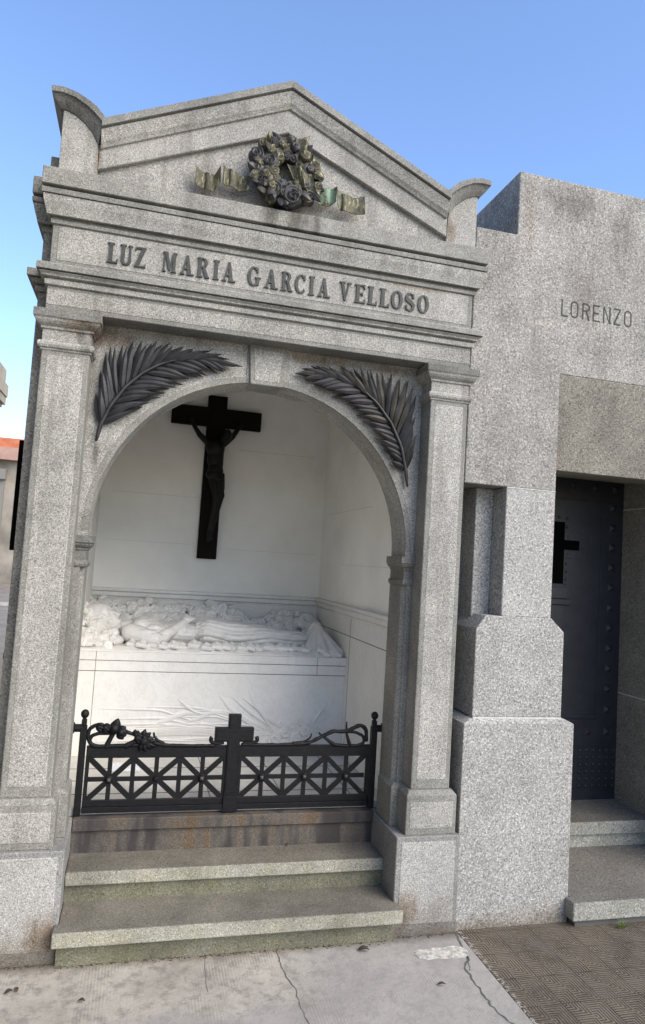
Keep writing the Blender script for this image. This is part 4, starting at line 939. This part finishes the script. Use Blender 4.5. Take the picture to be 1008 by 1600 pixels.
# a sheet of paper behind the gate
m = MB(); m.add([(.46, 1.04, .549), (.66, 1.02, .549), (.67, 1.20, .552), (.47, 1.22, .550), (.46, 1.04, .547), (.66, 1.02, .547), (.67, 1.20, .550), (.47, 1.22, .548)], [(0, 1, 2, 3), (4, 5, 6, 7), (0, 1, 5, 4), (1, 2, 6, 5), (2, 3, 7, 6), (3, 0, 4, 7)])
tag(m.build('paper_sheet', 'paper'), 'printed white paper lying on the chapel floor behind the gate', 'paper')
# black plaque at the side
m = MB(); m.box(-.104, -.0585, .27, .62, 1.90, 2.475); m.box(-.108, -.1035, .29, .60, 1.93, 2.445, 0)
tag(m.build('plaque', 'void', bevel=.004), 'black slab fixed to the shaded left side of the gabled mausoleum', 'plaque')
# ------------------------------------------------------------------ the neighbouring tomb
nb = thing('mausoleum', 'plain blocky mausoleum of coarse grey granite with dark iron door', 'mausoleum', (2.9, 0, 0))
m = MB()
m.prism([(2.572, 2.442), (2.893, 2.442), (2.893, 3.15), (6.0, 3.15), (6.0, 4.35), (2.571, 4.35), (2.571, 3.955), (2.304, 3.955), (2.304, 2.4425)], 0.0, .45, 'y', 0)
m.box(2.571, 6.0, .45, 3.2, 3.15, 4.35); m.box(2.45, 2.891, .442, 1.6, 0, 3.15); m.box(2.304, 2.571, .45, 3.2, .0, 3.955)
nw = m.build('wall', 'coarse_top', nb, bevel=.004)
# lintel sloping back over the doorway, porch roof behind it
m = MB(); m.prism([(0.0, 3.148), (.25, 2.612), (1.10, 2.706), (1.10, 3.148)], 2.8935, 6.0, 'x'); m.build('lintel', 'coarse_lintel', nb, bevel=.003)
m = MB(); m.box(2.572, 2.893, 0.0, .44, 1.697, 2.438); m.box(2.458, 2.5715, .15, .44, 1.60, 2.441)
m.build('pier', ['coarse'], nb, bevel=.004)
m = MB(); m.prism([(2.417, 1.128), (2.984, 1.128), (2.984, 1.618), (2.897, 1.697), (2.474, 1.697), (2.417, 1.618)], -.002, .44, 'y'); m.build('pier', 'coarse', nb, bevel=.006, seg=2)
m = MB(); m.box(2.352, 3.049, -.035, .44, -.05, 1.098)
m.add([(2.352, -.035, 1.098), (3.049, -.035, 1.098), (3.049, .44, 1.098), (2.352, .44, 1.098), (2.40, -.004, 1.122), (3.00, -.004, 1.122), (3.00, .44, 1.122), (2.40, .44, 1.122)], [(0, 1, 5, 4), (1, 2, 6, 5), (3, 0, 4, 7), (4, 5, 6, 7)])
m.build('pier_base', 'coarse', nb, bevel=.005, seg=2)
m = MB(); m.box(2.574, 2.892, -.0015, .05, 2.4375, 2.4425); m.box(2.42, 2.983, -.006, .05, 1.121, 1.1285); m.build('mortar_joint', 'mortar', nb)
m = MB(); m.box(2.30, 2.46, .30, .44, 0.0, 2.44); m.build('niche_back', 'coarse_dull', nb)
# deep porch: right reveal in three courses, steps running back to the door
KD = 1.149
def DX(x): return .541 + KD * (x - .541)
def DZ(z): return 1.934 + KD * (z - 1.934)
DY = -3.621 + KD * 4.011
XR = DX(3.668)
zc1, zc2 = DZ(1.207), DZ(2.415)
for (z0, z1) in ((.10, zc1 - .003), (zc1 + .003, zc2 - .003), (zc2 + .003, 3.0)):
    m = MB(); m.box(XR, 6.0, .02, 1.5, z0, z1); m.build('door_pier', 'coarse_dull', nb, bevel=.002)
m = MB(); m.box(XR + .001, 5.9, .021, 1.49, zc1 - .0032, zc1 + .0032); m.box(XR + .001, 5.9, .021, 1.49, zc2 - .0032, zc2 + .0032); m.build('mortar_joint', 'mortar', nb)
m = MB(); m.box(2.892, XR - .001, .567, 1.3, .226, .311); m.build('step', 'coarse_step', nb, bevel=.005, seg=2)
m = MB(); m.box(2.892, XR - .001, .597, 1.3, .138, .226); m.build('riser', 'coarse_step', nb)
m = MB(); m.prism([(3.029, -.118), (6.0, -.118), (6.0, 1.4), (2.893, 1.4), (2.893, .441), (3.0495, .441), (3.0495, -.034), (3.029, -.034)], .036, .138, 'z'); m.build('step', 'coarse_step', nb, bevel=.009, seg=3)
m = MB(); m.box(3.06, 6.0, -.09, .45, -.02, .036); m.build('foundation', 'joint', nb)  # dark colour stands in for the shadow gap under the overhanging slab
# door
dr_m = MB(); dr_m.box(DX(2.92), DX(3.668), DY, DY + .05, .305, 2.80)
# surround strips and panel beads
dr_m.box(DX(2.92), DX(3.515), DY - .006, DY, DZ(1.032), DZ(1.042)); dr_m.box(DX(3.500), DX(3.510), DY - .0065, DY, DZ(1.04), DZ(2.458)); dr_m.box(DX(2.92), DX(3.51), DY - .0062, DY, DZ(2.450), DZ(2.460)); dr_m.box(DX(2.92), DX(3.515), DY - .014, DY, DZ(1.0422), DZ(1.062))
dr_m.box(DX(3.0), DX(3.66), DY - .005, DY, DZ(.856), DZ(.862))
door = dr_m.build('door', 'door', nb, bevel=.002)
m = MB(); m.box(DX(3.065), DX(3.221), DY - .0085, DY - .001, DZ(1.898), DZ(2.300)); m.box(DX(3.2205), DX(3.333), DY - .0083, DY - .001, DZ(2.121), DZ(2.183)); m.build('cross_opening', 'void', door)
m = MB(); m.box(DX(3.2215), DX(3.380), DY - .005, DY, DZ(2.184), DZ(2.236)); m.box(DX(3.2215), DX(3.380), DY - .005, DY, DZ(2.066), DZ(2.120)); m.box(DX(3.334), DX(3.380), DY - .0052, DY, DZ(2.1195), DZ(2.1845)); m.build('cross_plate', 'door', door, bevel=.001)
m = MB(); m.box(DX(3.10), DX(3.275), DY - .022, DY, DZ(1.762), DZ(1.800)); m.box(DX(3.10), DX(3.255), DY - .016, DY, DZ(1.802), DZ(1.875)); m.box(DX(3.10), DX(3.225), DY - .014, DY, DZ(1.58), DZ(1.760)); m.build('lock', 'door', door, bevel=.003)
def stud_mesh(q, h, dome=False):
    m = MB()
    if dome: m.ell((0, 0, 0), (q, h, q), nu=10, nv=6)
    else: m.add([(-q, 0, -q), (q, 0, -q), (q, 0, q), (-q, 0, q), (0, -h, 0)], [(0, 1, 4), (1, 2, 4), (2, 3, 4), (3, 0, 4), (0, 1, 2, 3)])
    return m
s1 = stud_mesh(.026, .022).build('stud', 'door', door); s1.matrix_parent_inverse = Matrix.Identity(4)
s2 = stud_mesh(.012, .008, True).build('rivet', 'door', door, smooth=True); s2.matrix_parent_inverse = Matrix.Identity(4)
pw = world_loc(door)
def place(src, pts):
    for i, (x, z) in enumerate(pts):
        o = src if i == 0 else src.copy()
        if i: col.objects.link(o); o.parent = door
        o.matrix_parent_inverse = Matrix.Translation(-pw); o.location = (DX(x), DY - .0005, DZ(z))
place(s1, [(3.587, 2.418 - .1320 * i) for i in range(11)] + [(3.590, .955), (3.45, .955), (3.31, .955), (3.17, .955)] + [(3.60, 2.545), (3.45, 2.545), (3.28, 2.545), (3.12, 2.545)])
place(s2, [(3.645 - .050 * i, .832 - .045 * j) for i in range(7) for j in range(6)] + [(3.240, 2.27), (3.240, 2.325), (3.18, 2.33), (3.245, 1.98), (3.245, 1.93), (3.240, 1.90), (3.245, 2.03), (3.245, 2.09), (3.30, 2.09), (3.358, 2.09), (3.245, 2.21), (3.30, 2.21), (3.358, 2.21), (3.358, 2.15)])
# incised letters
S_ = .09
def st_(pts, w=S_): return ribbon(pts, w)
GS = {'L': (.45, [rect(0, 0, S_, 1), rect(S_, 0, .45, S_)]), 'O': (.50, [ribbon([(.045, .25)] + arcp(.25, .75, .205, .205, 180, 0, 10) + arcp(.25, .25, .205, .205, 0, -180, 10), S_)]),
      'R': (.50, [rect(0, 0, S_, 1), ribbon([(S_, .955)] + arcp(.25, .745, .2, .21, 90, -90, 10) + [(S_, .535)], S_), [(.22, .53), (.32, .53), (.50, 0), (.40, 0)]]),
      'E': (.46, [rect(0, 0, S_, 1), rect(S_, 0, .46, S_), rect(S_, 1 - S_, .46, 1), rect(S_, .46, .38, .46 + S_)]),
      'N': (.50, [rect(0, 0, S_, 1), rect(.5 - S_, 0, .5, 1), [(S_, 1), (S_ + .0, .85), (.5 - S_, 0), (.5 - S_, .15)]]),
      'Z': (.48, [rect(0, 1 - S_, .48, 1), rect(0, 0, .48, S_), [(0, S_), (.10, S_), (.48, 1 - S_), (.38, 1 - S_)]]), '|': (.09, [rect(0, 0, .09, 1)])}
put_letters([('L', 2.883, 2.930), ('O', 2.947, 3.001), ('R', 3.027, 3.082), ('E', 3.101, 3.153), ('N', 3.174, 3.228), ('Z', 3.249, 3.299), ('O', 3.324, 3.379), ('|', 3.4765, 3.4825)], 3.505, 3.610, 0.0, .0006, 'incised', nw, GS)
stone_crack([(2.70, 3.462), (2.76, 3.478), (2.81, 3.488), (2.855, 3.505)], -.0012, .0035, nb)
# ------------------------------------------------------------------ background of the cemetery alley on the left
bt = thing('tomb', 'weathered whitewashed tomb with tiled roof far down the alley on the left', 'tomb', (-6, 33, 0))
m = MB(); m.box(-9.5, -3.0, 33, 37, 0, 6.1); w_ = m.build('wall', simple('old_plaster', (.29, .26, .215), .9, nz=.45, nsc=.9), bt)
m = MB(); m.prism([(32.95, 6.1), (35.0, 7.35), (37.0, 6.1)], -9.8, -2.8, 'x'); m.build('roof', simple('terracotta', (.50, .15, .06), .85, nz=.35, nsc=2), bt)
m = MB(); m.box(-9.6, -2.9, 32.5, 32.9, 5.95, 6.55); m.build('parapet', simple('pink_plaster', (.42, .26, .21), .9, nz=.3, nsc=1.5), bt)
m = MB(); m.box(-6.35, -6.0, 32.8, 33, 0, 5.0); m.box(-6.45, -5.95, 32.6, 33, 5.0, 5.5); m.tube([(-6.5, 32.85, 0), (-6.5, 32.85, 3.4), (-6.4, 32.85, 4.2), (-6.3, 32.85, 5.0)], .06, 8); m.build('downpipe', simple('grey_zinc', (.20, .19, .17), .7), bt)
b2 = thing('tomb', 'tall pale tomb with stepped cornice at the left edge of the alley', 'tomb', (-4, 10, 0))
m = MB(); m.box(-6.6, -2.06, 2.0, 9, 0, 5.0); m.build('wall', simple('cream_stone', (.40, .35, .27), .9, nz=.3, nsc=1.5), b2)
m = MB()
for z0, z1, p in ((4.22, 4.27, .17), (4.27, 4.40, .22), (4.40, 4.60, .24), (4.60, 4.86, .19)): m.box(-6.6, -2.06 + p, 2.0, 9.0 + p * .4, z0, z1)
m.build('cornice', simple('cream_trim', (.38, .33, .25), .9, nz=.2, nsc=3), b2)
shade_block = thing('tomb', 'added unseen dark stone block out of frame on the left, shading the alley side', 'tomb', (-3.8, 0, 0))  # unseen mass added to keep sky light off the left-facing sides
m = MB(); m.box(-5.0, -1.75, -9, 1.9, 0, 6.2); m.build('wall', 'coarse_dull', shade_block); m = MB(); m.mould([(0, 5.8), (.1, 5.9), (.1, 6.1), (0, 6.35)], -5.0, -1.75, -9, 1.9); m.build('cornice', 'coarse_dull', shade_block)
# kerb in the alley
m = MB(); m.box(-9, -2.4, 20.0, 20.3, -.01, .09); tag(m.build('kerb', simple('pale_kerb', (.42, .40, .36), .9, nz=.2, nsc=5)), None, None, kind='structure')
# person mostly hidden behind the corner
pr = thing('person', 'person in black jacket almost hidden behind the gabled mausoleum, one hand showing', 'person', (-.55, 3.1, 0))
px_, py_ = -.287, 3.2
m = MB(); m.ell((px_, py_, 1.86), (.085, .105, .13)); m.ell((px_ - .02, py_ - .10, 1.84), (.016, .02, .028)); m.cap((px_, py_, 1.70), (px_, py_, 1.62), .06, .07)
for sx in (-1, 1):
    m.ell((px_ + .035 * sx, py_ - .088, 1.875), (.016, .012, .012)); m.ell((px_ + .088 * sx, py_, 1.86), (.012, .03, .035))
    m.cap((px_ + .16 * sx, py_, 1.55), (px_ + .18 * sx, py_ + .02, 1.22), .058, .046); m.cap((px_ + .18 * sx, py_ + .02, 1.22), (px_ + .225 * sx, py_ - .06, .90), .042, .030)
    h_ = Vector((px_ + .235 * sx, py_ - .075, .84)); m.ell(h_, (.020, .042, .050))
    for k in range(4): m.cap(h_ + Vector((0, -.03 + .02 * k, -.035)), h_ + Vector((-.008 * sx, -.035 + .02 * k, -.10 + .008 * abs(k - 1.5))), .010, .0085, 8)
    m.cap(h_ + Vector((0, -.04, .0)), h_ + Vector((-.01 * sx, -.075, -.05)), .012, .009, 8)
    m.cap((px_ + .10 * sx, py_, .98), (px_ + .11 * sx, py_ - .01, .54), .095, .065); m.cap((px_ + .11 * sx, py_ - .01, .54), (px_ + .115 * sx, py_ + .02, .10), .062, .042); m.cap((px_ + .115 * sx, py_ + .03, .05), (px_ + .125 * sx, py_ - .16, .04), .045, .038)
m.ell((px_, py_, 1.38), (.165, .12, .26)); m.ell((px_, py_, 1.08), (.15, .12, .16)); m.cap((px_ - .12, py_, 1.56), (px_ + .12, py_, 1.56), .075, .075)
link_mesh(remesh(m, .012, 2), 'body', 'skin', pr)
m = MB(); m.ell((px_, py_, 1.38), (.18, .14, .27)); m.ell((px_, py_, 1.08), (.175, .145, .18)); m.cap((px_ - .13, py_, 1.56), (px_ + .13, py_, 1.56), .088, .088)
for sx in (-1, 1): m.cap((px_ + .16 * sx, py_, 1.55), (px_ + .18 * sx, py_ + .02, 1.22), .072, .058); m.cap((px_ + .18 * sx, py_ + .02, 1.22), (px_ + .222 * sx, py_ - .055, .925), .056, .042)
link_mesh(remesh(m, .014, 2), 'jacket', 'jacket', pr)
m = MB()
for sx in (-1, 1): m.cap((px_ + .10 * sx, py_, .98), (px_ + .11 * sx, py_ - .01, .54), .115, .085); m.cap((px_ + .11 * sx, py_ - .01, .54), (px_ + .115 * sx, py_ + .02, .10), .082, .065)
link_mesh(remesh(m, .014, 2), 'trousers', 'jacket', pr)
m = MB(); m.ell((px_, py_ + .02, 1.90), (.095, .11, .11)); link_mesh(remesh(m, .012, 1), 'hair', 'jacket', pr)
# ------------------------------------------------------------------ small litter
def dleaf(x, y, z, a, L, w, label):
    m = MB(); d = Vector((math.cos(a), math.sin(a), 0)); c = Vector((x, y, z + .006))
    m.leaf(c - d * L / 2, c + d * L / 2 + Vector((0, 0, .006)), w, (0, 0, 1), .0012, bend=.12, fold=-.35, n=7)
    tag(m.build('dry_leaf', 'leaf'), label, 'leaf', 'dry leaves fallen on the paving')
dleaf(.150, -.262, 0, .4, .035, .012, 'dark curled leaf nearest the left edge of the pavement'); dleaf(.178, -.250, 0, 2.0, .026, .010, 'small dark leaf touching the leaf at the left pavement edge')
dleaf(.457, -.370, 0, -.5, .034, .010, 'thin brown leaf on the concrete below the left plinth')
dleaf(1.793, -.165, 0, -.3, .060, .018, 'flat brown leaf on the concrete by the step end'); dleaf(2.068, -.496, 0, -.35, .042, .009, 'dark almond shaped leaf on the grey cement left of the long crack')
dleaf(1.482, .328, .333, .9, .026, .008, 'reddish brown leaf at the back of the upper step')
rnd = random.Random(5); m = MB()
for i in range(16):
    a = rnd.uniform(0, 6.28); b = Vector((3.323 + rnd.uniform(-.02, .02), -.135 + rnd.uniform(-.01, .005), 0)); h = rnd.uniform(.02, .055)
    m.tube([b, b + Vector((math.cos(a) * h * .3, math.sin(a) * h * .3 - .01, h * .7)), b + Vector((math.cos(a) * h * .9, math.sin(a) * h * .9 - .02, h * .85))], [.0018, .0016, .0005], 4)
tag(m.build('weed_tuft', 'grass'), 'small green weed sprouting under the edge of the neighbouring step', 'weed')
rnd = random.Random(9); m = MB()
for i in range(420):
    x = rnd.uniform(-.1, 2.35); yy0 = -.085 if .30 < x < 2.0 else -.058
    b = Vector((x, yy0 - abs(rnd.gauss(0, .012)), .001)); r_ = rnd.uniform(.001, .0035)
    m.ell(b, (r_ * rnd.uniform(1, 2.5), r_, r_ * .7), nu=5, nv=4)
tag(m.build('debris', 'leaf'), 'thin line of crumbs of earth along the foot of the tomb', 'debris', kind='stuff')
